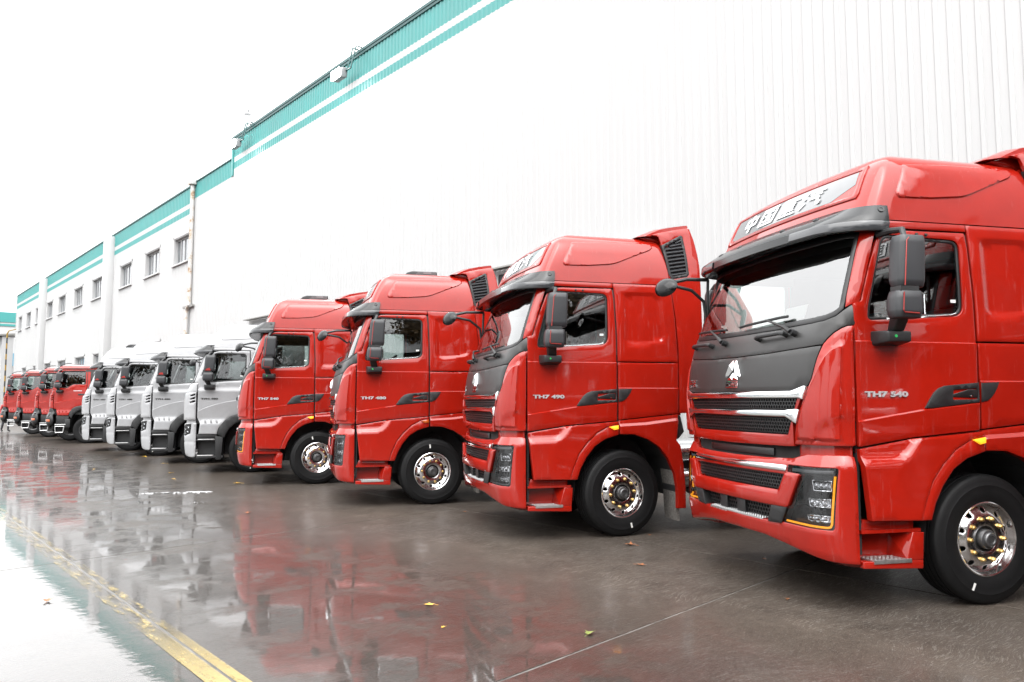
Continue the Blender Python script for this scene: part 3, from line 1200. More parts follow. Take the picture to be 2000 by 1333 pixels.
def build_th7():
    """high-roof tractor cab with graphite nose, chrome grille bars and wrap-round headlamps"""
    S = Shell(
        FR=[(.3, -1.50), (.45, -1.545), (.65, -1.575), (1.0, -1.575), (1.2, -1.555), (1.5, -1.57), (1.75, -1.555), (2.0, -1.52), (2.25, -1.44), (2.6, -1.315), (3.0, -1.165), (3.2, -1.09), (3.4, -1.0), (3.56, -.91), (3.64, -.82), (3.69, -.70)],
        XS=[(.3, -1.20), (2.15, -1.20), (2.4, -1.13), (3.05, -.93), (3.3, -.86), (3.6, -.72), (3.69, -.58)],
        WZ=[(.3, 1.25), (2.1, 1.25), (2.6, 1.24), (3.05, 1.225), (3.3, 1.205), (3.5, 1.165), (3.6, 1.12), (3.65, 1.065), (3.69, .98)],
        XR=[(3.0, .675), (3.3, .645), (3.6, .575), (3.69, .50)])
    root = empty('tractor_truck')
    cab = Cab(root, S, 'red_paint')
    red = 'red_paint'

    # near-black inner body, its colour stands in for shade in the panel gaps
    m = MB()
    def sheet(ts, zs, d):
        v = [S.map(t, z, d) for z in zs for t in ts]
        n = len(ts)
        m.add(v, [(j * n + i, j * n + i + 1, (j + 1) * n + i + 1, (j + 1) * n + i) for j in range(len(zs) - 1) for i in range(n - 1)])
    tt = [S.TH * 2 * i / 48 for i in range(49)]
    sheet(tt, [.50, .8, 1.1, 1.4, 1.7, 2.0, 2.22], .075)
    for sg in (-1, 1):
        y = sg * 1.212
        m.box(-1.19, .68, *sorted((y, y * .992)), 1.22, 2.19)
        m.box(-.13, .68, *sorted((y * .985, y * .975)), 2.19, 3.06)
        m.box(-.95, .68, *sorted((y * .985, y * .975)), 2.97, 3.07)
        m.box(-1.19, -1.17, *sorted((y, y * .9)), .45, 1.22)
    m.obj('gap_backing', 'gap_shade', root)

    # ---- flank
    door_o = [(-1.194, 1.272), (-.69, 1.344), (-.068, 1.394), (-.072, 2.42), (-.095, 2.874), (-.113, 2.998), (-.763, 2.99), (-.868, 2.978), (-.948, 2.908), (-1.043, 2.664), (-1.124, 2.405), (-1.194, 2.385)]
    win = fillet([(-.905, 2.955), (-.17, 2.935), (-.172, 2.312), (-1.075, 2.255), (-1.065, 2.36)], [.09, .085, .10, .10, .02], 6)
    def door_disp(x, z):
        zc = lerp([(-1.25, 1.4646), (-.586, 1.563), (-.527, 1.567), (-.0, 1.621)], x)
        d = 0.0
        if z < zc:
            d += .014 * min(1.0, (zc - z) / .010) * max(0.0, 1 - (zc - z) / .20)
        if z < 2.095:
            d += .010 * min(1.0, (2.095 - z) / .008) * max(0.0, 1 - (2.095 - z) / .25)
        return d
    dn, df = cab.side('door', fillet(door_o, [.015, .0, .015, 0, .0, .02, 0, .03, .03, 0, .01, .015], 3), red, disp=door_disp, holes=[win],
                      creases=[[(-1.25, 1.4646), (-.586, 1.563), (-.527, 1.567), (-.0, 1.621)], [(-1.25, 1.4546), (-.586, 1.553), (-.527, 1.557), (-.0, 1.611)], [(-1.25, 2.095), (-.0, 2.095)], [(-1.25, 2.087), (-.0, 2.087)]], rim=.035)
    wi = inset(ccw(win), .026)
    cab.side('window_seal', win, 'seal_black', holes=[wi], out=-.012, parents=(dn, df), edge=.008, rim=.03)
    cab.side('window_glass', inset(ccw(win), .02), 'side_glass', out=-.022, parents=(dn, df), edge=0, rim=0, step=.2)
    # bright sill under the glass
    for sg, pa in ((-1, dn), (1, df)):
        q = MB().tube([(x, sg * (S.W(z) - .006), z) for x, z in ((-.90, 2.272), (-.6, 2.291), (-.29, 2.313), (-.235, 2.33))], .009, 6)
        q.obj('sill_strip', 'chrome', pa)
    cab.side('window_label', [(-.275, 2.42), (-.225, 2.42), (-.225, 2.445), (-.275, 2.445)], 'sticker_white', out=-.018, parents=(dn, df), edge=0, rim=0)
    # handle fairing crosses the door seam
    hp = [(-.586, 1.571), (-.545, 1.63), (-.50, 1.69), (-.455, 1.725), (-.397, 1.746), (-.069, 1.774), (-.069, 1.6165), (-.30, 1.592), (-.527, 1.569)]
    def hdisp(x, z):
        k = (x + .40) / .12
        return .004 if k > 0 else .004 + .018 * max(0, 1 + k)
    hn, hf = cab.side('handle', hp, 'black_plastic', out=.012, disp=None, parents=(dn, df), holes=[fillet([(-.325, 1.635), (-.085, 1.640), (-.085, 1.728), (-.315, 1.716)], .012, 3)], edge=.006, rim=.02)
    for sg, pa in ((-1, dn), (1, df)):
        q = MB()
        y = sg * 1.25
        q.box(-.33, -.08, *sorted((y - sg * .035, y - sg * .03)), 1.63, 1.735)
        q.obj('handle_recess', 'gap_shade', pa)
        q = MB()
        q.hull([(-.315, y + sg * .004, 1.655), (-.315, y + sg * .004, 1.68), (-.09, y + sg * .010, 1.652), (-.09, y + sg * .010, 1.718), (-.17, y + sg * .012, 1.718), (-.20, y + sg * .01, 1.684), (-.315, y - sg * .02, 1.655), (-.315, y - sg * .02, 1.68), (-.09, y - sg * .02, 1.652), (-.09, y - sg * .02, 1.718), (-.17, y - sg * .02, 1.718)], .004)
        q.obj('handle_grip', 'seal_black', pa)
        q = MB().lathe([(.001, -.004), (.008, -.004), (.009, 0)], 10, 'y')
        q.xform(Matrix.Translation((-.15, y + sg * .0125, 1.664)) @ Matrix.Rotation(0 if sg < 0 else math.pi, 4, 'Z'))
        q.obj('lock', 'chrome', pa)
        q = MB()
        for x in (-.58, -.49):
            q.lathe([(.001, -.014), (.010, -.012), (.013, 0)], 10, 'y', (0, 0, 0))
            k = len(q.v) - 30
            q.v[k:] = [(a + x, (b if sg < 0 else -b) + sg * (S.W(2.972) + .002), c + 2.966) for a, b, c in q.v[k:]]
        q.obj('door_stud', 'black_plastic', pa)

    # fixed flank behind the door
    sq = fillet([(.035, 2.955), (.47, 2.965), (.555, 2.90), (.59, 2.40), (.52, 2.348), (.15, 2.305), (.055, 2.345)], [.05, .06, .04, .07, .05, .07, .05], 5)
    e1 = emboss(sq, .028, -.020)
    up_o = [(-.050, 2.108), (.752, 2.108), (.722, 2.67), (.676, 3.066), (-.092, 3.066), (-.073, 2.874), (-.052, 2.42)]
    cab.side('side_panel', up_o, red, disp=e1, creases=[sq + sq[:1], inset(ccw(sq), .028) + inset(ccw(sq), .028)[:1]], step=.06)
    hrear = [(-.047, 1.7755), (.136, 1.784), (.108, 1.73), (.078, 1.687), (.045, 1.652), (.012, 1.630), (-.047, 1.617)]
    def mid_disp(x, z):
        return .012 * min(1.0, (1.790 - z) / .009) * max(0.0, 1 - (1.790 - z) / .25) if z < 1.790 else 0.0
    mid_o = [(-.046, 1.402), (.745, 1.476), (.752, 2.094), (-.050, 2.094)]
    mn, mf = cab.side('side_panel', mid_o, red, disp=mid_disp, creases=[[(-.1, 1.790), (.8, 1.790)], [(-.1, 1.781), (.8, 1.781)]])
    cab.side('handle_fairing', hrear, 'black_plastic', out=.012, parents=(mn, mf), edge=.006, rim=.02)
    cab.side('roof_rail', [(-.925, 3.010), (-.10, 3.010), (-.10, 3.066), (-.90, 3.066)], red, edge=.004)
    # air deflector behind the cab with its louvre
    lv = [(.585, 3.585), (.858, 3.730), (.885, 3.715), (.918, 3.495), (.943, 3.225), (.915, 3.192), (.695, 3.150), (.662, 3.205), (.628, 3.387)]
    dfl = [(.764, 1.478), (.768, 2.29), (.738, 2.67), (.692, 3.03), (.668, 3.155), (.634, 3.364), (.585, 3.60), (.555, 3.695), (.46, 3.715), (.60, 3.755), (.80, 3.80), (.96, 3.830), (.99, 3.822), (1.04, 3.68), (1.075, 3.50), (1.097, 3.327), (1.102, 3.0), (1.102, 1.478)]
    lvi = inset(ccw(lv), .034)
    WD = [(2.1, 1.25), (2.6, 1.24), (3.05, 1.225), (3.4, 1.205), (3.85, 1.15)]
    dmap = lambda out: (lambda x, z, d: (x, -lerp(WD, z) + d - out, z))
    an, af = cab.both('side_deflector', panel_mesh(dfl, dmap(0), holes=[inset(ccw(lv), .02)], rim=.03), red)
    cab.both('louvre_frame', panel_mesh(lv, dmap(.006), holes=[lvi], edge=.006, rim=.05), 'black_plastic', an, af)
    cab.both('louvre_back', panel_mesh(inset(ccw(lv), .012), dmap(-.05), edge=0, rim=0), 'gap_shade', an, af)
    for sg, pa in ((-1, an), (1, af)):
        for k in range(11):
            z = 3.20 + .047 * k
            x0 = lerp([(3.15, .70), (3.2, .682), (3.39, .655), (3.585, .618), (3.72, .60)], z)
            x1 = lerp([(3.2, .915), (3.5, .888), (3.72, .855)], z)
            zz1 = z + .042
            if z > 3.53:
                x0 = max(x0, .62 + (z - 3.53) * 1.75)
            if x1 - x0 < .05:
                continue
            y = sg * lerp(WD, z)
            q = MB().prism([(y + sg * .003, 0), (y - sg * .035, .036), (y - sg * .040, .032), (y - sg * .003, -.012)], lambda a, b: (x0, a, z + b), lambda a, b: (x1, a, zz1 + b))
            q.obj('louvre_slat', 'grey_plastic', pa, 20)
    wing = fillet([(.304, 3.700), (.392, 3.742), (.544, 3.806), (.722, 3.846), (.966, 3.886), (.985, 3.852), (.952, 3.826), (.416, 3.702)], .01, 2)
    q = MB()
    n = 24
    for i in range(n + 1):
        y = -1.13 + 2.26 * i / n
        e = min(1.0, (1.13 - abs(y)) / .12)
        e = .55 + .45 * math.sin(e * math.pi / 2)
        for a, b in wing:
            q.v.append((.98 + (a - .98) * (.72 + .28 * e), y, 3.70 + (b - 3.70) * (.8 + .2 * e) + .018 * math.cos(y * 1.2)))
    k = len(wing)
    q.f = [(i * k + j, i * k + (j + 1) % k, (i + 1) * k + (j + 1) % k, (i + 1) * k + j) for i in range(n) for j in range(k)] + [tuple(range(k)), tuple(n * k + j for j in reversed(range(k)))]
    q.obj('roof_spoiler', red, root)
    MB().hull([(.36, -1.06, 3.69), (.36, 1.06, 3.69), (.94, -1.12, 3.815), (.94, 1.12, 3.815), (.94, -1.12, 3.60), (.94, 1.12, 3.60), (.60, -1.05, 3.60), (.60, 1.05, 3.60)], .01).obj('spoiler_base', red, root)
    q = MB()
    q.box(.60, .64, -1.12, 1.12, 1.45, 3.62)
    for sg in (-1, 1):
        q.box(.655, .80, *sorted((sg * 1.165, sg * 1.205)), 1.45, 3.10)
        q.box(.62, .70, *sorted((sg * 1.10, sg * 1.15)), 3.10, 3.66)
    for sg in (-1, 1):
        q.tube([(.65, sg * .5, 3.72), (.8, sg * .5, 3.81)], .02, 8)
    q.obj('cab_back', red, root)

    # black gaiter behind the cab
    cab.side('rear_gaiter', [(.752, 1.46), (.79, 1.44), (.835, 1.25), (.76, 1.165), (.705, 1.155)], 'black_plastic', out=-.03, rim=.2)

    # lower flank: shoulder, wheel arch, fender
    arch_o = [(-.684, .705), (-.640, .839), (-.568, 1.0), (-.463, 1.132), (-.339, 1.246), (-.19, 1.321), (-.0675, 1.350)]
    low_o = [(-1.188, 1.255), (-1.181, 1.165), (-1.132, .716)] + arch_o[:1] + [(p[0] - .006, p[1] + .004) for p in arch_o[1:]] + [(-.0675, 1.383), (-.69, 1.332)]
    hi = [(-1.30, 1.205), (-.875, 1.207), (-.80, 1.235), (-.765, 1.28), (-.735, 1.322), (-.70, 1.36)]
    lo_ = [(-1.30, 1.120), (-1.19, 1.128), (-.845, 1.153), (-.765, 1.190), (-.715, 1.245), (-.660, 1.335)]
    def low_disp(x, z):
        if x > -.66:
            return .046
        a, b = lerp(hi, x), lerp(lo_, x)
        return .046 * max(0.0, min(1.0, (a - z) / max(.01, a - b)))
    ln, lf = cab.side('lower_panel', low_o, red, disp=low_disp, creases=[hi, lo_], step=.035, rim=.06)
    arch_i = [(-.598, .705), (-.552, .837), (-.480, .965), (-.374, 1.092), (-.248, 1.172), (-.0675, 1.228)]
    cab.side('arch_trim', arch_o + arch_i[::-1], red, out=.044, rim=.06, edge=.010)
    fen = [(-.046, 1.390), (.742, 1.464), (.702, 1.146), (.757, 1.078), (.79, .841), (.812, .588), (.814, .322), (.706, .322), (.707, .557), (.674, .743), (.585, .929), (.476, 1.067), (.33, 1.161), (.147, 1.226), (-.046, 1.232)]
    fc = [(-.04, 1.352), (.30, 1.368), (.72, 1.42)]
    def fen_disp(x, z):
        return .030 * max(0, min(1, (lerp(fc, x) - z) / .03))
    cab.side('fender', fen, red, disp=fen_disp, creases=[fc, [(a, b - .03) for a, b in fc]], step=.05, rim=.07)
    al = [(-.19, 1.318), (-.073, 1.337), (-.073, 1.294), (-.125, 1.282)]
    cab.side('side_marker', al, 'amber_lens', out=.058, rim=.02, edge=.004)
    # wheel housing
    q = MB()
    for sg in (-1, 1):
        ring = [(-.63, .45), (-.60, .70), (-.50, .95), (-.38, 1.10), (-.25, 1.19), (-.06, 1.25), (.147, 1.245), (.33, 1.18), (.48, 1.08), (.6, .93), (.69, .74), (.72, .45)]
        for i in range(len(ring) - 1):
            (a, b), (c, d) = ring[i], ring[i + 1]
            n0 = len(q.v)
            q.v += [(a, sg * 1.235, b), (c, sg * 1.235, d), (c, sg * .55, d), (a, sg * .55, b)]
            q.f.append((n0, n0 + 1, n0 + 2, n0 + 3))
        n0 = len(q.v)
        q.v += [(a, sg * .56, b) for a, b in ring]
        q.f.append(tuple(range(n0, n0 + len(ring))))
    q.obj('wheel_housing', 'chassis_dark', root)
    # mud flap with frozen slush
    for sg in (-1, 1):
        q = MB()
        path = [(.66, .90), (.70, .74), (.73, .55), (.74, .30), (.75, .16)]
        for i in range(len(path) - 1):
            (a, b), (c, d) = path[i], path[i + 1]
            q.prism([(a - .018, b), (a + .018, b), (c + .018, d), (c - .018, d)], lambda u, w: (u, sg * .86, w), lambda u, w: (u, sg * 1.20, w))
        q.obj('mud_flap', 'mud_slush', root)

    # step box under the door
    sp = [(-1.185, .615), (-.69, .612), (-.69, .700), (-1.14, .712)]
    cab.side('step_recess', sp, red, out=-.05, rim=.1)
    q_ = []
    for sg in (-1, 1):
        y = sg * 1.25
        q = MB()
        q.hull([(-1.19, y, .352), (-.655, y, .330), (-.653, y, .400), (-1.19, y, .402), (-1.19, y - sg * .25, .36), (-.655, y - sg * .25, .34), (-.653, y - sg * .25, .40), (-1.19, y - sg * .25, .402)], .006)
        q.hull([(-.80, y + sg * .001, .401), (-.653, y + sg * .001, .401), (-.64, y + sg * .001, .608), (-.74, y + sg * .001, .612), (-.86, y - sg * .2, .401), (-.653, y - sg * .2, .401), (-.64, y - sg * .2, .608), (-.83, y - sg * .2, .612)], .005)
        q.box(-1.19, -.70, *sorted((y - sg * .20, y - sg * .17)), .36, .63)
        q.box(-1.19, -.66, *sorted((y - sg * .24, y - sg * .01)), .612, .638)
        sb = q.obj('step_box', red, root)
        t = MB()
        t.hull([(-1.165, y - sg * .165, .404), (-.86, y - sg * .165, .404), (-.765, y + sg * .004, .404), (-1.10, y + sg * .004, .404), (-1.165, y - sg * .165, .414), (-.86, y - sg * .165, .414), (-.765, y + sg * .004, .414), (-1.10, y + sg * .004, .414)])
        for i in range(8):
            for j in range(3):
                x, yy = -1.10 + i * .036, y - sg * (.03 + j * .045)
                t.box(x - .010, x + .010, yy - .006, yy + .006, .413, .418)
        t.box(-1.10, -.765, *sorted((y + sg * .002, y + sg * .008)), .384, .412)
        t.obj('tread_plate', 'tread_alu', sb)

    # ---- nose
    hood = [(0, 1.712), (-.86, 1.712), (-.975, 1.728), (-1.030, 1.745)]
    def T(y): return S.ty(y)
    L2 = 2 * S.TH
    hl = [(T(0), 1.715), (T(-.84), 1.715), (.412, 1.735), (.360, 1.752), (.330, 1.803), (.296, 1.962), (.270, 2.060), (T(-.9), 2.050), (T(-.5), 2.030), (T(0), 2.022)]
    full = hl + [(L2 - t, z) for t, z in reversed(hl[1:-1])]
    obj('hood', panel_mesh(full, S.wrap(), name='hood', step=.08), 'graphite', root)
    cw = [(T(0), 2.030), (T(-.5), 2.038), (T(-.9), 2.058), (.262, 2.072), (.235, 2.115), (.187, 2.163), (.13, 2.198), (.076, 2.215), (.010, 2.220), (.010, 2.372), (.085, 2.372), (.145, 2.335), (.20, 2.292), (.30, 2.262), (.45, 2.250), (T(-.5), 2.232), (T(0), 2.228)]
    full = cw + [(L2 - t, z) for t, z in reversed(cw[1:-1])]
    obj('cowl', panel_mesh(full, S.wrap(), name='cowl', step=.08), 'graphite', root)
    # corner panels with a raised field
    cp = [(.010, 1.285), (.035, 1.278), (.522, 1.278), (.512, 1.341), (.488, 1.452), (.398, 1.648), (.352, 1.742), (.322, 1.803), (.288, 1.962), (.254, 2.072), (.227, 2.108), (.180, 2.155), (.125, 2.189), (.076, 2.206), (.010, 2.211)]
    inn = fillet([(.105, 1.315), (.49, 1.315), (.470, 1.44), (.385, 1.635), (.308, 1.80), (.270, 1.90), (.235, 1.975), (.19, 2.03), (.135, 2.058), (.092, 2.06)], [.03, .02, 0, 0, 0, 0, 0, .02, .02, .02], 4)
    e2 = emboss(inn, .016, .016)
    swp = [(.30, 1.33), (.285, 1.40), (.24, 1.46), (.10, 1.51)]
    def cdisp(t, z):
        d = e2(t, z)
        zc = lerp([(.10, 1.51), (.24, 1.46), (.285, 1.40), (.30, 1.33)], t)
        if t < .30 and z < zc:
            d -= .010 * min(1, (zc - z) / .012)
        return d
    cab.corner('corner_panel', cp, red, disp=cdisp, creases=[inn + inn[:1], inset(ccw(inn), .016) + inset(ccw(inn), .016)[:1], swp], step=.045, edge=.006)
    # A-pillars and windscreen
    ap = [(.010, 2.384), (.085, 2.384), (.135, 2.36), (.150, 2.45), (.168, 2.70), (.190, 2.985), (.010, 2.985)]
    cab.corner('pillar', ap, red, step=.08)
    gl = [(T(0), 2.236), (T(-.5), 2.241), (.45, 2.258), (.30, 2.270), (.205, 2.300), (.150, 2.350), (.158, 2.45), (.176, 2.70), (.198, 2.985), (.45, 3.0), (T(0), 3.0)]
    full = gl + [(L2 - t, z) for t, z in reversed(gl[1:-1])]
    inner = inset(ccw(full), .045)
    obj('windscreen_seal', panel_mesh(full, S.wrap(-.006), name='seal', holes=[inner], step=.08, edge=.006), 'seal_black', root)
    ws = obj('windscreen', panel_mesh(inset(ccw(full), .03), S.wrap(-.014), name='windscreen', step=.14, edge=0, rim=0), 'wind_glass', root)
    obj('inspection_paper', panel_mesh([(T(-.82), 2.32), (T(-.55), 2.31), (T(-.55), 2.43), (T(-.82), 2.44)], S.wrap(-.03), step=.1, edge=0, rim=0), 'sticker_white', ws)
    obj('header', panel_mesh([(.20, 2.88), (L2 - .20, 2.88), (L2 - .20, 2.98), (.20, 2.98)], S.wrap(-.03), name='header', step=.12, edge=0, rim=0), 'seal_black', root)

    # grille surround, mesh and bars
    so = [(0, 1.700), (-.93, 1.700), (-.985, 1.690), (-.918, 1.545), (-.872, 1.452), (-.866, 1.34), (-.862, 1.262), (-.80, 1.258), (0, 1.250)]
    surr = sym(so)
    g1 = [(-.925, 1.652), (.925, 1.652), (.895, 1.548), (-.895, 1.548)]
    g2 = [(-.87, 1.495), (.87, 1.495), (.805, 1.350), (-.805, 1.350)]
    gs = cab.front('grille_surround', surr, red, holes=[g1, g2], step=.07, rim=.05)
    bk = [(-.96, 1.69), (.96, 1.69), (.84, 1.33), (-.84, 1.33)]
    cab.front('grille_back', bk, 'gap_shade', out=-.05, parent=gs, edge=0, rim=0, step=.12)
    hex_mesh(cab, 'grille_mesh', g1, -.012, gs)
    hex_mesh(cab, 'grille_mesh', g2, -.012, gs)
    def bar(z0, z1, yin, ytip, ztop, zbot, sub):
        P = [(0, z0), (-yin, z0), (-(yin + (ytip - yin) * .55), zbot + .012), (-(ytip - .035), zbot), (-ytip, ztop), (-(ytip - .03), ztop + .004), (-(yin + .03), z1 + .006), (-yin, z1), (0, z1)]
        b = cab.front('chrome_bar', sym(P), 'chrome', out=.020, step=.06, edge=.010, rim=.05)
        for sg in (-1, 1):
            tri = [(sg * (yin + .015), (z0 + z1) / 2 + .002), (sg * (ytip - .03), ztop - .014), (sg * (ytip - .048), zbot + .022)]
            cab.front('bar_inset', tri, 'reflector', out=.0215, parent=b, edge=.004, rim=0, step=.05)
        return b
    bar(1.652, 1.705, .86, 1.036, 1.740, 1.640, 0)
    bar(1.500, 1.548, .80, .962, 1.556, 1.448, 0)
    # slot between grille and bumper
    cab.front('intercooler', [(-.55, 1.17), (.55, 1.17), (.55, 1.225), (-.55, 1.225)], 'mesh_black', out=-.045, edge=.006, rim=.02, step=.1)
    neck = [(.015, 1.17), (.52, 1.17), (.52, 1.30), (.015, 1.30)]
    cab.corner('bumper_neck', neck, red, out=-.045, step=.06)

    # bumper shell with its openings
    h1 = [(T(-.792), 1.108), (.130, 1.108), (.166, .632), (.686, .640), (.598, .769), (.462, 1.046), (T(-.792), 1.050)]
    hlamp = fillet(h1, [.015, .02, .03, .015, .01, .01, .005], 4)
    hfar = [(L2 - t, z) for t, z in hlamp]
    bo = [(.012, .385), (.012, 1.192), (.06, 1.205), (.43, 1.205), (.50, 1.185), (.575, 1.163), (T(-.5), 1.150), (T(0), 1.146)]
    bb = [(T(0), .505), (T(-.45), .500), (.70, .470), (.45, .430), (.25, .400), (.012, .385)]
    half = bo + bb[:-1]
    top_ = bo
    bot_ = bb
    outline = [p for p in top_] + [(L2 - t, z) for t, z in reversed(top_[:-1])] + [(L2 - t, z) for t, z in reversed(bot_)][:-1] + bot_[:-1]
    mesh_o = [(T(-.776), 1.032), (T(.776), 1.032), (T(.700), .895), (T(-.700), .895)]
    lowo = [(T(-.700), .628), (T(.700), .628), (T(.765), .760), (T(-.765), .760)]
    def bdisp(t, z):
        e = min(t, L2 - t)
        d = 0.0
        zt_ = 1.115
        if z > zt_:
            d -= .035 * (z - zt_) / .09
        return d
    bump = obj('bumper', panel_mesh(outline, S.wrap(0, bdisp), holes=[hlamp, hfar, mesh_o, lowo], creases=[[(.02, 1.115), (L2 - .02, 1.115)]], step=.06, rim=.06, edge=.008, name='bumper'), red, root)
    # underside return of the bumper
    q = MB()
    ts = [.0 + (L2) * i / 40 for i in range(41)]
    for t in ts:
        e = min(t, L2 - t)
        zb = lerp([(0, .385), (.25, .40), (.45, .43), (.70, .47), (.95, .50), (1.4, .505)], e)
        q.v += [S.map(t, zb, .006), S.map(t, zb - .03, .05), S.map(t, zb - .01, .22)]
    for i in range(40):
        for j in range(2):
            a = i * 3 + j
            q.f.append((a, a + 1, a + 4, a + 3))
    q.obj('bumper_lip', red, bump, 60)
    U = [(-.952, 1.040), (-.786, 1.040), (-.706, .888), (.706, .888), (.786, 1.040), (.952, 1.040), (.818, .770), (-.818, .770)]
    cab.front('bumper_brace', fillet(U, [.012, .01, .01, .01, .01, .012, .03, .03], 4), red, out=.022, step=.07, edge=.010, rim=.04, parent=bump)
    hex_mesh(cab, 'bumper_mesh', [(-.776, 1.032), (.776, 1.032), (.70, .895), (-.70, .895)], -.02, bump)
    cab.front('bumper_strip', fillet([(-.785, 1.058), (.785, 1.058), (.79, 1.102), (-.79, 1.102)], .012, 3), 'chrome', out=.016, parent=bump, edge=.014, rim=.03, step=.06)
    for sg in (-1, 1):
        blk = fillet([(sg * .545, .622), (sg * .722, .632), (sg * .80, .768), (sg * .60, .764)], .012, 3)
        cab.front('bumper_insert', blk, 'black_plastic', out=.012, parent=bump, edge=.008, rim=.12)
    for y0, y1 in ((-.16, -.02), (.16, .30)):
        cab.front('radar_cover', [(y0, .64), (y1, .64), (y1, .75), (y0, .75)], 'black_plastic', out=-.03, parent=bump, edge=.006, rim=.03)
    hex_mesh(cab, 'lower_mesh', [(-.56, .63), (.56, .63), (.58, .755), (-.58, .755)], -.05, bump, .040)
    q = MB()
    nn = 24
    for i in range(nn + 1):
        y = -.46 + .92 * i / nn
        a = S.map(S.ty(y), .622, -.005)
        q.v += [(a[0] + .006, y, .632), (a[0] + .085, y, .640), (a[0] + .006, y, .612)]
    for i in range(nn):
        a = i * 3
        q.f += [(a, a + 1, a + 4, a + 3), (a + 2, a, a + 3, a + 5)]
    for i in range(26):
        for j in range(3):
            y = -.44 + i * .0352
            a = S.map(S.ty(y), .63)[0] + .02 + j * .024
            zz = .633 + j * .0024
            q.lathe([(.009, 0), (.006, .005), (.001, .005)], 6, 'z', (a, y, zz))
    q.obj('step_tread', 'tread_alu', bump)

    # headlamps: dark bowl, three reflectors, light strip, clear lens
    lamps = []
    for far in (False, True):
        f = (lambda P: [(L2 - t, z) for t, z in P]) if far else (lambda P: P)
        bowl = obj('headlamp', panel_mesh(f(inset(ccw(hlamp), -.004)), S.wrap(-.075), step=.08, edge=0, rim=0, name='headlamp'), 'lamp_dark', root)
        for t0, t1, z0, z1 in ((.175, .330, .925, 1.010), (.185, .375, .800, .868), (.190, .400, .690, .738)):
            bz = f([(t0, z0), (t1, z0), (t1 + .02, z1), (t0, z1)])
            obj('lamp_bezel', panel_mesh(bz, S.wrap(-.030), holes=[inset(ccw(bz), .008)], step=.04, edge=.003, rim=.035), 'lamp_chrome', bowl)
            n = 3
            for i in range(n):
                u0 = t0 + .010 + (t1 - t0 - .02) * i / n
                u1 = u0 + (t1 - t0 - .02) / n - .006
                cc = f([((u0 + u1) / 2 + .0, (z0 + z1) / 2)])[0]
                c = Vector(S.map(cc[0], cc[1], .050))
                nr = S.nrm(cc[0], cc[1])
                rr = min(u1 - u0, z1 - z0) / 2
                qq = MB().lathe([(.001, .012), (rr * .5, .006), (rr * .8, -.008), (rr, -.022), (rr * 1.05, -.022)], 12, 'x')
                qq.xform(Matrix.Translation(c) @ Vector((-1, 0, 0)).rotation_difference(nr).to_matrix().to_4x4() @ Matrix.Diagonal((1, 1.2, 1.15, 1)))
                qq.obj('lamp_reflector', 'lamp_chrome', bowl)
        ub = f([(.165, 1.062), (.585, 1.062), (.585, 1.088), (.165, 1.088)])
        obj('upper_light', panel_mesh(ub, S.wrap(-.028), step=.05, edge=.004, rim=.02), 'strip_grey', bowl)
        pth = [(.640, .656), (.50, .653), (.35, .651), (.215, .650), (.192, .658), (.183, .68), (.172, .80), (.161, .93), (.152, 1.045)]
        P3 = [S.map(t, z, .022) for t, z in f(resample(pth, .03, False))]
        led = MB().tube(P3, .0085, 6).obj('light_strip', 'strip_grey', bowl)
        obj('lens', panel_mesh(f(hlamp), S.wrap(-.004), step=.09, edge=0, rim=0, name='lens'), 'clear_lens', bowl)
        lamps.append(led)

    # roof cap, name plate, visor
    cap = obj('roof_cap', cap_mesh(S, [3.075, 3.15, 3.25, 3.35, 3.45, 3.53, 3.59, 3.63, 3.66, 3.68, 3.69], cx=-.02), red, root)
    pn = fillet([(-.607, 3.575), (-.18, 3.600), (.470, 3.615), (.486, 3.56), (.437, 3.515), (-.03, 3.322), (-.12, 3.30), (-.424, 3.270), (-.715, 3.262), (-.738, 3.30)], [.03, 0, .03, .05, .02, .04, .04, 0, .03, .02], 4)
    cab.side('roof_field', pn, red, out=.012, parents=(cap, cap), edge=.013, rim=.014, step=.05, drop=1.0)
    pl = [(-.985, 3.316), (.985, 3.316), (1.00, 3.345), (.985, 3.545), (-.985, 3.545), (-1.00, 3.345)]
    po = [(-1.05, 3.285), (1.05, 3.285), (1.07, 3.33), (1.04, 3.575), (-1.04, 3.575), (-1.07, 3.33)]
    tz = lambda P: [(S.ty(y), z) for y, z in P]
    obj('plate_frame', panel_mesh(tz(po), S.wrap(.016), holes=[tz(pl)], step=.06, edge=.012, rim=.03), red, cap)
    plate = obj('name_plate', panel_mesh(tz(inset(ccw(pl), -.004)), S.wrap(.004), step=.07, edge=0, rim=0), red, cap)
    gp = [(-.74, 3.322), (.90, 3.322), (.965, 3.34), (.955, 3.535), (-.955, 3.535), (-.975, 3.42)]
    obj('plate_decal', panel_mesh(tz(gp), S.wrap(.006), step=.07, edge=0, rim=0), 'plate_grey', cap)
    q = MB()
    w, h = .285, .168
    for i, key in enumerate(('zhong', 'guo', 'zhong4', 'qi')):
        y0 = .74 - i * .345
        for j, quad in enumerate(strokes(CH[key])):
            quad = [(quad[0][0] + (quad[1][0] - quad[0][0]) * k / 3, quad[0][1] + (quad[1][1] - quad[0][1]) * k / 3) for k in range(4)] + [(quad[3][0] + (quad[2][0] - quad[3][0]) * k / 3, quad[3][1] + (quad[2][1] - quad[3][1]) * k / 3) for k in range(4)]
            v = [S.map(S.ty(y0 - (a + .16 * b) * w), 3.345 + b * h, -.0145 - .0003 * j) for a, b in quad]
            q.add(v, [(k, k + 1, k + 5, k + 4) for k in range(3)])
    obj('lettering', mesh_of('lettering', q.v, q.f, 10), 'letter_white', cap)
    visor(cab, 3.195, 2.975, .25, t0=-.045, parent=root)

    # badges on the hood
    q = MB()
    def E(u, v, o): return S.map(S.ty(u), v, -o)
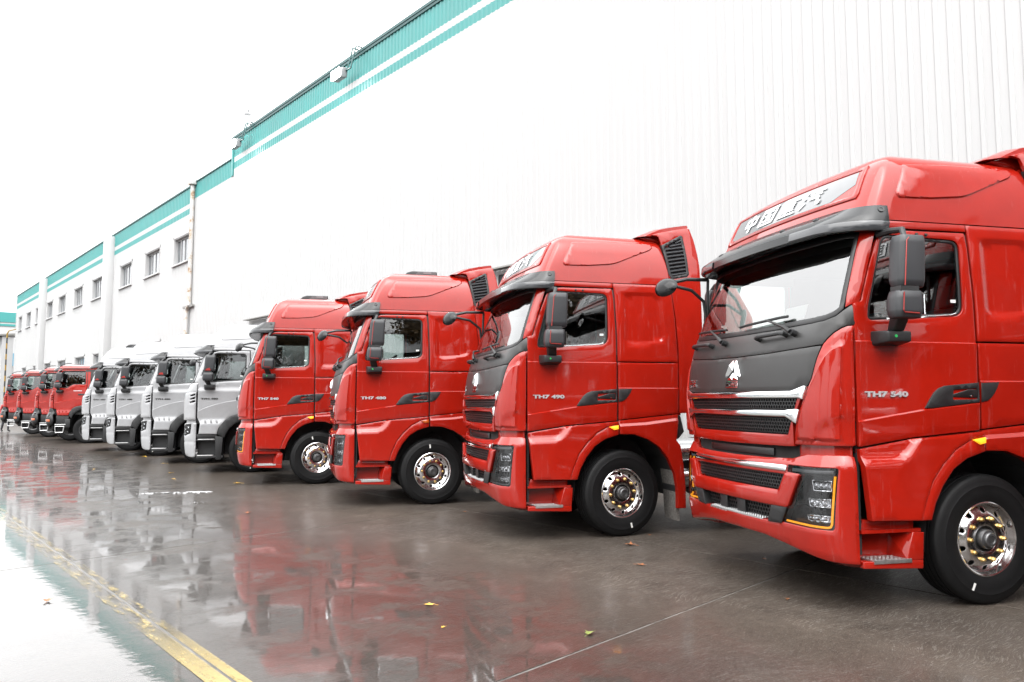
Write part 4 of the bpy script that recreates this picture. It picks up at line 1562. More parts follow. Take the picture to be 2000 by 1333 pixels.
    for sg in (-1, 1):
        outer = [(sg * .012, 2.000), (sg * .035, 2.000), (sg * .135, 1.850), (sg * .125, 1.838), (sg * .082, 1.858), (sg * .012, 1.905)]
        ridge = [(sg * .045, 1.95), (sg * .09, 1.862)]
        n0 = len(q.v)
        q.v += [E(a, b, .004) for a, b in outer] + [E(a, b, .030) for a, b in ridge]
        q.f += [(n0, n0 + 1, n0 + 6), (n0 + 1, n0 + 2, n0 + 7, n0 + 6), (n0 + 2, n0 + 3, n0 + 7), (n0 + 3, n0 + 4, n0 + 7), (n0 + 4, n0 + 5, n0 + 6, n0 + 7), (n0 + 5, n0, n0 + 6)]
        low = [(sg * .004, 1.885), (sg * .085, 1.838), (sg * .095, 1.818), (sg * .004, 1.818)]
        n0 = len(q.v)
        q.v += [E(a, b, .004) for a, b in low] + [E(sg * .03, 1.842, .018)]
        q.f += [(n0 + i, n0 + (i + 1) % 4, n0 + 4) for i in range(4)]
    n0 = len(q.v)
    fr = [(-.105, 1.745), (.105, 1.745), (.105, 1.808), (-.105, 1.808)]
    fi = [(-.095, 1.753), (.095, 1.753), (.095, 1.800), (-.095, 1.800)]
    q.v += [E(a, b, .012) for a, b in fr] + [E(a, b, .012) for a, b in fi] + [E(a, b, .0) for a, b in fr]
    for i in range(4):
        k = (i + 1) % 4
        q.f += [(n0 + i, n0 + k, n0 + 4 + k, n0 + 4 + i), (n0 + 8 + i, n0 + 8 + k, n0 + k, n0 + i)]
    q.obj('emblem', 'chrome', root, 15)
    em = root.children[-1] if False else [c for c in root.children if c.name.startswith('emblem')][-1]
    cab.front('emblem_plate', fi, 'graphite', out=.006, parent=em, edge=0, rim=0, step=.06)
    v, f = text_mesh('HOWO', .052, .002, .0012, 1.25)
    xm = max(p[0] for p in v)
    obj('emblem_letters', mesh_of('letters', [S.map(S.ty((xm / 2 - a)), 1.758 + b, -.009 - c) for a, b, c in v], f, 15), 'chrome', em)
    v, f = text_mesh('\u8c6a\u6c83', .075, .003, .0015, 1.0)
    xm = max(p[0] for p in v)
    obj('hood_lettering', mesh_of('letters', [S.map(S.ty(.99 - a * 1.25), 1.775 + b, -.006 - c) for a, b, c in v], f, 15), 'chrome', root)

    # wipers and hood grips
    def fp(y, z, o): return S.map(S.ty(y), z, -o)
    for py, pz, ey, ez, b0, b1 in ((-.80, 2.20, -.42, 2.315, (.02, 2.30), (-.68, 2.33)), (.26, 2.19, .62, 2.315, (.98, 2.325), (.28, 2.30))):
        q = MB()
        q.tube([fp(py, pz - .02, .0), fp(py, pz - .02, .05)], .028, 10)
        q.tube([fp(py, pz - .02, .055), fp(py + (ey - py) * .2, pz + .02, .065), fp((py + ey) / 2, (pz + ez) / 2, .06), fp(ey, ez, .045)], [.02, .016, .011, .009], 8)
        wp = q.obj('wiper', 'black_plastic', root)
        q = MB()
        n = 8
        q.tube([fp(b0[0] + (b1[0] - b0[0]) * i / n, b0[1] + (b1[1] - b0[1]) * i / n, .032 if i not in (0, n) else .026) for i in range(n + 1)], .012, 6)
        q.obj('wiper_blade', 'seal_black', wp)
    for y0, y1 in ((-.34, -.70), (.54, .98)):
        q = MB()
        z = 2.165
        q.tube([fp(y0, z, .0), fp(y0, z, .045), fp(y0 + (y1 - y0) * .1, z + .004, .055), fp(y0 + (y1 - y0) * .9, z + .012, .055), fp(y1, z + .012, .045), fp(y1, z + .012, .0)], [.024, .022, .018, .018, .022, .024], 8)
        q.obj('hood_grip', 'black_plastic', root)

    main_mirror(root, 2.245, 2.88, 'line', -1.055)
    front_mirror(root, S, -1.70, 1.08, 2.83, 2.45)
    interior(root, S, 2.99, 2.26)
    chassis(root)
    wheel(root, 0, -1.05, False, R(5), .2, label_at=R(118))
    wheel(root, 0, 1.05, True, R(5), .5)
    return root, cab, dn, lamps

def badge(door, body, S, x, z, size, length, mats=('badge_silver',), split=None):
    v, f = text_mesh(body, size, .004, .0022, 1.0)
    x0, x1 = min(p[0] for p in v), max(p[0] for p in v)
    k = length / (x1 - x0)
    V = [(x + (a - x0) * k, -S.W(z) - .006 - c, z + b) for a, b, c in v]
    return obj('badge', mesh_of('badge', V, f, 15), mats[0], door)

def seam_backing(S, root, zt, zsill, back_x=.66):  # near-black backing sheets, coloured for the shade in the panel gaps
    m = MB()
    for sg in (-1, 1):
        y = sg * 1.212
        m.box(-1.19, back_x, *sorted((y, y * .992)), 1.12, zsill - .05)
        m.box(-.13, back_x, *sorted((y * .982, y * .972)), zsill - .05, zt)
        m.box(-1.0, back_x, *sorted((y * .982, y * .972)), zt - .09, zt)
    tt = [S.TH * 2 * i / 40 for i in range(41)]
    zs = [.55, .85, 1.15, 1.45, 1.75, zsill - .12]
    v = [S.map(t, z, .085) for z in zs for t in tt]
    n = len(tt)
    m.add(v, [(j * n + i, j * n + i + 1, (j + 1) * n + i + 1, (j + 1) * n + i) for j in range(len(zs) - 1) for i in range(n - 1)])
    m.obj('gap_backing', 'gap_shade', root)

def housing(root):
    q = MB()
    for sg in (-1, 1):
        ring = [(-.66, .40), (-.64, .70), (-.54, .97), (-.40, 1.14), (-.25, 1.23), (-.06, 1.28), (.147, 1.28), (.33, 1.22), (.48, 1.11), (.6, .95), (.69, .74), (.72, .45)]
        for i in range(len(ring) - 1):
            (a, b), (c, d) = ring[i], ring[i + 1]
            n0 = len(q.v)
            q.v += [(a, sg * 1.225, b), (c, sg * 1.225, d), (c, sg * .55, d), (a, sg * .55, b)]
            q.f.append((n0, n0 + 1, n0 + 2, n0 + 3))
        n0 = len(q.v)
        q.v += [(a, sg * .56, b) for a, b in ring]
        q.f.append(tuple(range(n0, n0 + len(ring))))
    q.obj('wheel_housing', 'chassis_dark', root)

def build_silver():
    """high-roof tractor cab with black wheel arches and black step wells"""
    S = Shell(
        FR=[(.3, -1.48), (.45, -1.53), (.7, -1.56), (1.1, -1.56), (1.2, -1.55), (1.5, -1.56), (1.8, -1.54), (2.02, -1.46), (2.3, -1.35), (2.8, -1.15), (2.95, -1.08), (3.1, -1.0), (3.25, -.90), (3.35, -.80), (3.42, -.66)],
        XS=[(.3, -1.20), (2.0, -1.20), (2.2, -1.13), (2.8, -.93), (3.0, -.86), (3.3, -.68), (3.42, -.52)],
        WZ=[(.3, 1.25), (1.9, 1.25), (2.3, 1.24), (2.8, 1.225), (3.0, 1.205), (3.2, 1.165), (3.32, 1.11), (3.38, 1.05), (3.42, .97)],
        XR=[(2.8, .675), (3.1, .645), (3.35, .575), (3.42, .50)])
    root = empty('tractor_truck')
    sil = 'silver_paint'
    cab = Cab(root, S, sil)
    L2 = 2 * S.TH
    T = S.ty
    seam_backing(S, root, 2.84, 2.16)
    # door
    do = [(-1.193, 1.262), (-1.126, 1.126), (-1.153, .895), (-.768, .890), (-.741, 1.014), (-.600, 1.201), (-.482, 1.288), (-.250, 1.366), (-.068, 1.392), (-.072, 2.25), (-.105, 2.785), (-.76, 2.775), (-.87, 2.752), (-.95, 2.66), (-1.12, 2.21), (-1.192, 2.19)]
    win = fillet([(-.86, 2.738), (-.165, 2.725), (-.170, 2.135), (-.26, 2.105), (-1.07, 2.045), (-1.06, 2.15)], [.08, .08, .06, .03, .08, .02], 5)
    cz = [(-1.25, 1.38), (-1.2, 1.405), (-1.0, 1.50), (-.812, 1.562), (-.6, 1.615), (-.368, 1.655), (0, 1.68)]
    def dd(x, z):
        c = lerp(cz, x)
        d = .018 * min(1, (c - z) / .012) * max(0, 1 - (c - z) / .26) if z < c else 0.0
        if z < 1.22 and x < -.55:
            d += .030 * min(1, (1.22 - z) / .10)
        d += (.006 * min(1, (1.90 - z) / .01) * max(0, 1 - (1.90 - z) / .2)) if z < 1.90 else 0.0
        return d
    dn, df = cab.side('door', do, sil, disp=dd, holes=[win], creases=[cz, [(a, b - .012) for a, b in cz], [(-1.15, 1.12), (-.68, 1.12)], [(-1.18, 1.22), (-.62, 1.22)], [(-1.3, 1.90), (0, 1.90)], [(-1.3, 1.89), (0, 1.89)]], step=.07, rim=.035)
    cab.side('window_seal', win, 'seal_black', holes=[inset(ccw(win), .026)], out=-.012, parents=(dn, df), edge=.008, rim=.03)
    cab.side('window_glass', inset(ccw(win), .02), 'side_glass', out=-.022, parents=(dn, df), edge=0, rim=0, step=.25)
    cab.side('window_label', [(-.30, 2.20), (-.235, 2.20), (-.235, 2.225), (-.30, 2.225)], 'sticker_white', out=-.018, parents=(dn, df), edge=0, rim=0)
    cab.side('handle', fillet([(-.37, 1.645), (-.13, 1.655), (-.13, 1.735), (-.37, 1.725)], .012, 3), 'black_plastic', out=.016, parents=(dn, df), edge=.006, rim=.02)
    for x in (-1.03, -.91, -.79):
        nt_ = [(x, 1.135), (x + .04, 1.135), (x + .025, 1.215), (x - .015, 1.215)]
        cab.side('vent_rib', nt_, sil, out=.0335, parents=(dn, df), edge=.004, rim=.01)
    q = MB()
    for sg, pa in ((-1, dn), (1, df)):
        q = MB()
        for x in (-.60, -.50):
            q.cyl((x, sg * 1.22, 2.755), (x, sg * 1.242, 2.755), .012, 8)
        q.obj('door_stud', 'black_plastic', pa)
    # rear flank
    sq = fillet([(.05, 2.70), (.50, 2.70), (.58, 2.20), (.16, 2.10)], .06, 4)
    e1 = emboss(sq, .028, -.018)
    cab.side('side_panel', [(-.046, 1.41), (.742, 1.476), (.752, 1.9), (.735, 2.4), (.68, 2.83), (-.085, 2.83), (-.052, 2.25)], sil, disp=e1, creases=[sq + sq[:1]], step=.07)
    cab.side('fender', [(-.046, 1.395), (.735, 1.462), (.702, 1.20), (.59, 1.10), (.40, 1.27), (.10, 1.36), (-.046, 1.366)], sil, out=.01)
    cab.side('roof_rail', [(-.90, 2.792), (-.09, 2.798), (.676, 2.842), (.672, 2.860), (-.90, 2.850)], sil, edge=.004)
    cab.side('side_deflector', [(.762, 1.478), (.762, 1.9), (.745, 2.4), (.690, 2.83), (.665, 2.95), (.60, 3.36), (.95, 3.5), (1.04, 3.45), (1.08, 3.2), (1.10, 2.9), (1.10, 1.478)], sil, rim=.03)
    MB().box(.60, .64, -1.12, 1.12, 1.45, 3.40).obj('cab_back', sil, root)
    q = MB().hull([(.32, -1.1, 3.46), (.32, 1.1, 3.46), (.96, -1.12, 3.58), (.96, 1.12, 3.58), (.97, -1.12, 3.52), (.97, 1.12, 3.52), (.4, -1.1, 3.45), (.4, 1.1, 3.45)], .012)
    q.obj('roof_spoiler', sil, root)
    # black arch and steps
    ao = [(-.757, .885), (-.733, 1.02), (-.592, 1.208), (-.474, 1.295), (-.246, 1.373), (-.05, 1.385), (.10, 1.358), (.40, 1.268), (.59, 1.098), (.70, .85), (.76, .55), (.76, .33)]
    ai = [(.66, .33), (.66, .55), (.60, .80), (.50, .98), (.34, 1.12), (.12, 1.20), (-.05, 1.215), (-.21, 1.20), (-.38, 1.12), (-.51, 1.0), (-.585, .86), (-.60, .80)]
    cab.side('arch_trim', ao + ai, 'black_plastic', out=.022, rim=.10, edge=.012, step=.08)
    housing(root)
    for sg in (-1, 1):
        y = sg * 1.25
        q = MB()
        q.box(-1.20, -.64, *sorted((y - sg * .26, y - sg * .23)), .36, .88)
        q.box(-1.20, -.76, *sorted((y - sg * .24, y)), .80, .885, .008)
        q.box(-1.20, -.80, *sorted((y - sg * .24, y + sg * .004)), .735, .762, .006)
        q.box(-1.19, -.62, *sorted((y - sg * .24, y + sg * .004)), .345, .40, .008)
        q.hull([(-.80, y + sg * .008, .84), (-.63, y + sg * .008, .825), (-.66, y + sg * .008, .31), (-.78, y + sg * .008, .31), (-.80, y - sg * .2, .84), (-.63, y - sg * .2, .825), (-.66, y - sg * .2, .31), (-.78, y - sg * .2, .31)], .008)
        sb = q.obj('step_box', 'black_plastic', root)
        for x0, x1, z in ((-1.165, -.815, .765), (-1.175, -.835, .405)):
            t = MB()
            t.box(x0, x1, *sorted((y - sg * .12, y + sg * .010)), z - .004, z + .012, .003)
            t.obj('tread_plate', 'tread_alu', sb)
    # nose: corner fairing with slots, bumper corner, headlamp
    cfo = [(.020, 1.215), (.36, 1.205), (.42, 1.30), (.44, 1.55), (.40, 1.79), (.16, 1.822), (.020, 1.826)]
    slots = [[(.035, 1.61 + k * .075), (.135, 1.58 + k * .075), (.135, 1.615 + k * .075), (.035, 1.655 + k * .075)] for k in range(3)]
    cab.corner('corner_panel', cfo, sil, out=.030, holes=[fillet(x, .008, 2) for x in slots], step=.05, rim=.06, edge=.012)
    up = [(.010, 1.835), (.40, 1.80), (.44, 1.82), (.40, 1.93), (.25, 2.03), (.10, 2.05), (.010, 2.05)]
    cab.corner('upper_corner', up, sil, step=.06)
    cab.corner('bumper_neck', [(.02, 1.12), (.35, 1.12), (.35, 1.24), (.02, 1.24)], sil, out=-.03, step=.06)
    ho = [(T(0), 1.21), (.47, 1.21), (.46, 1.55), (.42, 1.80), (.45, 1.94), (T(0), 1.95)]
    full = ho + [(L2 - t, z) for t, z in reversed(ho[1:-1])]
    gr = [[(T(-.8), z), (T(.8), z), (T(.82), z + .075), (T(-.82), z + .075)] for z in (1.27, 1.38, 1.49, 1.60)]
    obj('hood', panel_mesh(full, S.wrap(), holes=gr, step=.1, name='hood'), sil, root)
    hlp = [(.10, 1.125), (.30, 1.10), (.52, 1.02), (.50, .90), (.30, .845), (.12, .90)]
    bo = [(.010, .40), (.010, 1.14), (.10, 1.145), (.36, 1.12), (.55, 1.10), (T(0), 1.10)]
    bb = [(T(0), .42), (.5, .42), (.30, .40), (.14, .375), (.05, .372)]
    outline = bo + [(L2 - t, z) for t, z in reversed(bo[:-1])] + [(L2 - t, z) for t, z in reversed(bb)][:-1] + bb
    lo = [(T(-.6), .55), (T(.6), .55), (T(.64), .80), (T(-.64), .80)]
    hole_far = [(L2 - t, z) for t, z in hlp]
    bu = obj('bumper', panel_mesh(outline, S.wrap(0, lambda t, z: -.006 if abs(z - .717) < .006 else 0.0), holes=[hlp, hole_far, lo], creases=[[(.012, .711), (.50, .711)], [(.012, .723), (.50, .723)]], step=.07, rim=.08, edge=.014, name='bumper'), sil, root)
    for far in (False, True):
        f = (lambda P: [(L2 - t, z) for t, z in P]) if far else (lambda P: P)
        hb = obj('headlamp', panel_mesh(f(hlp), S.wrap(-.05), step=.08, edge=0, rim=0, name='headlamp'), 'lamp_dark', root)
        for cc in ((.20, 1.05), (.22, .95), (.33, 1.0), (.34, .91)):
            c_ = f([cc])[0]
            qq = MB().lathe([(.001, .012), (.02, .006), (.036, -.010), (.042, -.022), (.046, -.022)], 12, 'x')
            qq.xform(Matrix.Translation(S.map(c_[0], c_[1], .035)) @ Vector((-1, 0, 0)).rotation_difference(S.nrm(*c_)).to_matrix().to_4x4())
            qq.obj('lamp_reflector', 'lamp_chrome', hb)
        obj('lens', panel_mesh(f(hlp), S.wrap(-.004), step=.1, edge=0, rim=0, name='lens'), 'clear_lens', hb)
    # pillars, windscreen, cap
    cab.corner('pillar', [(.010, 2.06), (.14, 2.06), (.165, 2.4), (.19, 2.78), (.010, 2.78)], sil, step=.1)
    gl = [(T(0), 1.97), (.45, 1.99), (.21, 2.06), (.155, 2.11), (.176, 2.4), (.2, 2.78), (.45, 2.80), (T(0), 2.80)]
    full = gl + [(L2 - t, z) for t, z in reversed(gl[1:-1])]
    obj('windscreen_seal', panel_mesh(full, S.wrap(-.006), holes=[inset(ccw(full), .045)], step=.1, edge=.006, name='seal'), 'seal_black', root)
    obj('windscreen', panel_mesh(inset(ccw(full), .03), S.wrap(-.014), step=.16, edge=0, rim=0, name='windscreen'), 'wind_glass', root)
    cap = obj('roof_cap', cap_mesh(S, [2.856, 2.93, 3.02, 3.12, 3.20, 3.27, 3.33, 3.37, 3.395, 3.41, 3.42], cx=-.02), sil, root)
    pn = fillet([(-.58, 3.30), (-.1, 3.325), (.46, 3.33), (.48, 3.28), (.03, 3.08), (-.70, 3.03), (-.728, 3.06)], [.03, 0, .03, .05, .05, .03, .02], 4)
    cab.side('roof_field', pn, sil, out=.010, parents=(cap, cap), edge=.010, rim=.010, step=.07, drop=.9)
    visor(cab, 2.93, 2.735, .26, t0=0.0, parent=root)
    q = MB()
    for sg in (-1, 1):
        q.cyl((-.72, sg * .98, 3.27), (-.72, sg * .98, 3.33), .018, 8)
    q.obj('roof_lamp', 'black_plastic', root)
    main_mirror(root, 2.09, 2.66, 'red', -1.07)
    front_mirror(root, S, -1.66, 1.08, 2.62, 2.25)
    interior(root, S, 2.76, 2.08)
    chassis(root)
    wheel(root, 0, -1.05, False, R(5), .2, label_at=R(-70))
    wheel(root, 0, 1.05, True, R(5), .5)
    return root, cab, dn

def build_low():
    """flat-roof cab of a construction truck with stepped windows and a black steel bumper"""
    S = Shell(
        FR=[(.3, -1.46), (.7, -1.48), (1.3, -1.47), (1.8, -1.45), (2.0, -1.42), (2.4, -1.35), (2.8, -1.27), (2.95, -1.20), (3.03, -1.08)],
        XS=[(.3, -1.20), (1.95, -1.20), (2.15, -1.17), (2.85, -1.02), (3.03, -.90)],
        WZ=[(.3, 1.25), (2.0, 1.25), (2.4, 1.235), (2.85, 1.20), (2.95, 1.18), (3.0, 1.13), (3.03, 1.06)],
        XR=[(2.8, .76), (3.0, .74), (3.03, .70)])
    root = empty('dump_truck')
    red = 'red_paint'
    cab = Cab(root, S, red)
    L2 = 2 * S.TH
    T = S.ty
    seam_backing(S, root, 2.86, 2.10, .74)
    do = [(-1.193, 1.36), (-1.10, 1.33), (-1.045, 1.10), (-.662, 1.095), (-.63, 1.224), (-.552, 1.344), (-.434, 1.424), (-.229, 1.466), (-.062, 1.475), (-.058, 2.28), (-.082, 2.852), (-.93, 2.845), (-1.0, 2.80), (-1.193, 2.05)]
    win = fillet([(-.945, 2.815), (-.125, 2.822), (-.105, 2.285), (-.56, 2.283), (-.742, 2.148), (-1.09, 2.14)], [.05, .05, .05, .06, .06, .05], 4)
    cz = [(-1.25, 1.565), (-.28, 1.752), (0, 1.80)]
    def dd(x, z):
        c = lerp(cz, x)
        d = .016 * min(1, (c - z) / .012) * max(0, 1 - (c - z) / .24) if z < c else 0.0
        if z < 1.30 and x < -.5:
            d += .030 * min(1, (1.30 - z) / .10)
        return d
    dn, df = cab.side('door', do, red, disp=dd, holes=[win], creases=[cz, [(a, b - .012) for a, b in cz], [(-1.1, 1.30), (-.58, 1.30)], [(-1.08, 1.20), (-.62, 1.20)]], step=.08, rim=.035)
    cab.side('window_seal', win, 'seal_black', holes=[inset(ccw(win), .022)], out=-.012, parents=(dn, df), edge=.006, rim=.03)
    cab.side('window_glass', inset(ccw(win), .018), 'side_glass', out=-.022, parents=(dn, df), edge=0, rim=0, step=.25)
    cab.side('window_label', [(-.23, 2.33), (-.165, 2.33), (-.165, 2.36), (-.23, 2.36)], 'sticker_white', out=-.018, parents=(dn, df), edge=0, rim=0)
    for x in (-1.00, -.88, -.76):
        cab.side('vent_rib', [(x, 1.205), (x + .04, 1.205), (x + .025, 1.285), (x - .015, 1.285)], red, out=.0335, parents=(dn, df), edge=.004, rim=.01)
    cab.side('handle', fillet([(-.36, 1.87), (-.14, 1.875), (-.14, 1.93), (-.36, 1.925)], .012, 3), 'black_plastic', out=.016, parents=(dn, df), edge=.006, rim=.02)
    rw = fillet([(.05, 2.80), (.46, 2.80), (.46, 2.30), (.05, 2.30)], .05, 4)
    sn, sf = cab.side('side_panel', [(-.044, 1.48), (.755, 1.50), (.755, 2.30), (.735, 2.86), (-.06, 2.855), (-.040, 2.28)], red, holes=[rw], step=.09)
    cab.side('window_glass', inset(ccw(rw), -.01), 'side_glass', out=-.022, parents=(sn, sf), edge=0, rim=0, step=.3)
    cab.side('window_seal', rw, 'seal_black', holes=[inset(ccw(rw), .022)], out=-.012, parents=(sn, sf), edge=.006, rim=.03)
    cab.side('roof_rail', [(-.985, 2.870), (.74, 2.872), (.736, 2.902), (-.975, 2.900)], red, edge=.004)
    for sg in (-1, 1):
        MB().tube([(-.93, sg * 1.200, 2.915), (-.4, sg * 1.203, 2.916), (.72, sg * 1.203, 2.914)], .012, 6).obj('rain_gutter', 'seal_black', root)
    MB().box(.70, .74, -1.15, 1.15, 1.30, 2.90).obj('cab_back', red, root)
    obj('roof', cap_mesh(S, [2.92, 2.945, 2.965, 2.985, 3.0, 3.015, 3.03], cx=-.1, closed_rings=((.8, .035), (.4, .055))), red, root)
    # black arch, sill, bumper and steps
    ao = [(-.653, 1.088), (-.622, 1.228), (-.545, 1.350), (-.429, 1.430), (-.225, 1.473), (-.05, 1.484), (.15, 1.470), (.40, 1.38), (.60, 1.20), (.72, .95), (.76, .70)]
    ai = [(.66, .70), (.62, .90), (.50, 1.10), (.34, 1.24), (.14, 1.32), (-.05, 1.335), (-.21, 1.32), (-.38, 1.24), (-.49, 1.14), (-.54, 1.03), (-.56, .96)]
    cab.side('arch_trim', ao + ai, 'black_plastic', out=.022, rim=.10, edge=.012, step=.08)
    housing(root)
    for sg in (-1, 1):
        y = sg * 1.25
        q = MB()
        q.box(-1.10, -.66, *sorted((y - sg * .22, y - sg * .02)), .76, 1.085, .01)
        q.box(-.80, -.60, *sorted((y - sg * .22, y - sg * .01)), .62, .95, .02)
        q.obj('step_box', 'black_plastic', root)
        t = MB()
        yy = y + sg * .005
        t.box(-1.135, -.752, *sorted((y - sg * .10, yy)), .722, .752, .004)
        for P in ([(-1.12, .668), (-.803, .665)], [(-.803, .665), (-.836, .440)], [(-.836, .440), (-1.099, .429)], [(-1.099, .429), (-1.12, .668)]):
            t.tube([(a, yy - sg * .02, b) for a, b in P], .016, 8)
        t.obj('step_frame', 'tread_alu', root)
    bo = [(.0, .74), (-.04, .90), (.0, 1.10), (-.06, 1.19), (.02, 1.34), (.15, 1.375), (.30, 1.33), (.45, 1.20), (T(0), 1.16)]
    bb = [(T(0), .58), (.5, .60), (.2, .68)]
    outline = bo + [(L2 - t, z) for t, z in reversed(bo[:-1])] + [(L2 - t, z) for t, z in reversed(bb)][:-1] + bb
    hl = fillet([(.06, 1.06), (.26, 1.06), (.30, 1.19), (.08, 1.19)], .02, 3)
    il = fillet([(.06, .855), (.26, .855), (.26, .935), (.06, .935)], .015, 3)
    fa = lambda P: [(L2 - t, z) for t, z in P]
    def bd(t, z):
        e = min(t, L2 - t)
        return .10 * math.sin(max(0, min(1, (z - .62) / .6)) * math.pi) * (.5 if e > .5 else 1)
    bu = obj('bumper', panel_mesh(outline, S.wrap(.01, bd), holes=[hl, fa(hl), il, fa(il)], step=.06, rim=.08, edge=.02, name='bumper'), 'black_plastic', root)
    for f in (lambda P: P, fa):
        a = obj('headlamp', panel_mesh(f(inset(ccw(hl), -.008)), S.wrap(-.0, bd), step=.06, edge=0, rim=0), 'reflector', root)
        b = obj('lens', panel_mesh(f(inset(ccw(hl), -.002)), S.wrap(.012, bd), step=.06, edge=0, rim=0), 'clear_lens', a)
        il2 = f(inset(ccw(il), -.004))
        obj('indicator', panel_mesh(il2, S.wrap(.012, bd), step=.06, edge=.006, rim=.01), 'amber_lens', root)
    # nose
    cab.corner('corner_panel', [(.010, 1.36), (.34, 1.40), (.36, 1.60), (.30, 1.915), (.010, 1.94)], red, out=.022, holes=[fillet([(.03, 1.68 + .075 * k), (.14, 1.65 + .075 * k), (.14, 1.69 + .075 * k), (.03, 1.725 + .075 * k)], .008, 2) for k in range(3)], step=.06, rim=.05, edge=.010)
    cab.corner('upper_corner', [(.010, 1.95), (.33, 1.93), (.36, 2.02), (.10, 2.06), (.010, 2.06)], red, step=.06)
    ho = [(T(0), 1.18), (.42, 1.22), (.38, 1.60), (.36, 1.93), (T(0), 1.98)]
    full = ho + fa(list(reversed(ho[1:-1])))
    gr = [[(T(-.8), z), (T(.8), z), (T(.82), z + .085), (T(-.82), z + .085)] for z in (1.30, 1.43, 1.56)]
    obj('hood', panel_mesh(full, S.wrap(), holes=gr, step=.1, name='hood'), red, root)
    cab.corner('pillar', [(.010, 2.07), (.12, 2.07), (.16, 2.86), (.010, 2.86)], red, step=.1)
    gl = [(T(0), 1.99), (.40, 2.02), (.13, 2.075), (.168, 2.86), (T(0), 2.88)]
    full = gl + fa(list(reversed(gl[1:-1])))
    obj('windscreen_seal', panel_mesh(full, S.wrap(-.006), holes=[inset(ccw(full), .045)], step=.1, edge=.006, name='seal'), 'seal_black', root)
    obj('windscreen', panel_mesh(inset(ccw(full), .03), S.wrap(-.014), step=.16, edge=0, rim=0, name='windscreen'), 'wind_glass', root)
    visor(cab, 3.02, 2.82, .20, t0=0.02, parent=root)
    # roof rail of the lamp bar
    MB().tube([(-1.08, -1.08, 2.98), (-1.02, -1.06, 3.06), (-.86, -1.02, 3.115), (-.70, -.98, 3.125)], .014, 6).obj('roof_bar', 'black_plastic', root)
    MB().tube([(-1.08, 1.08, 2.98), (-1.02, 1.06, 3.06), (-.86, 1.02, 3.115), (-.70, .98, 3.125)], .014, 6).obj('roof_bar', 'black_plastic', root)
    main_mirror(root, 2.15, 2.74, 'red', -1.12)
    front_mirror(root, S, -1.60, 1.08, 2.72, 2.35)
    interior(root, S, 2.86, 2.10, .68)
    chassis(root)
    wheel(root, 0, -1.05, False, R(3), .2, plain_rim=True)
    wheel(root, 0, 1.05, True, R(3), .5, plain_rim=True)
    return root, cab, dn

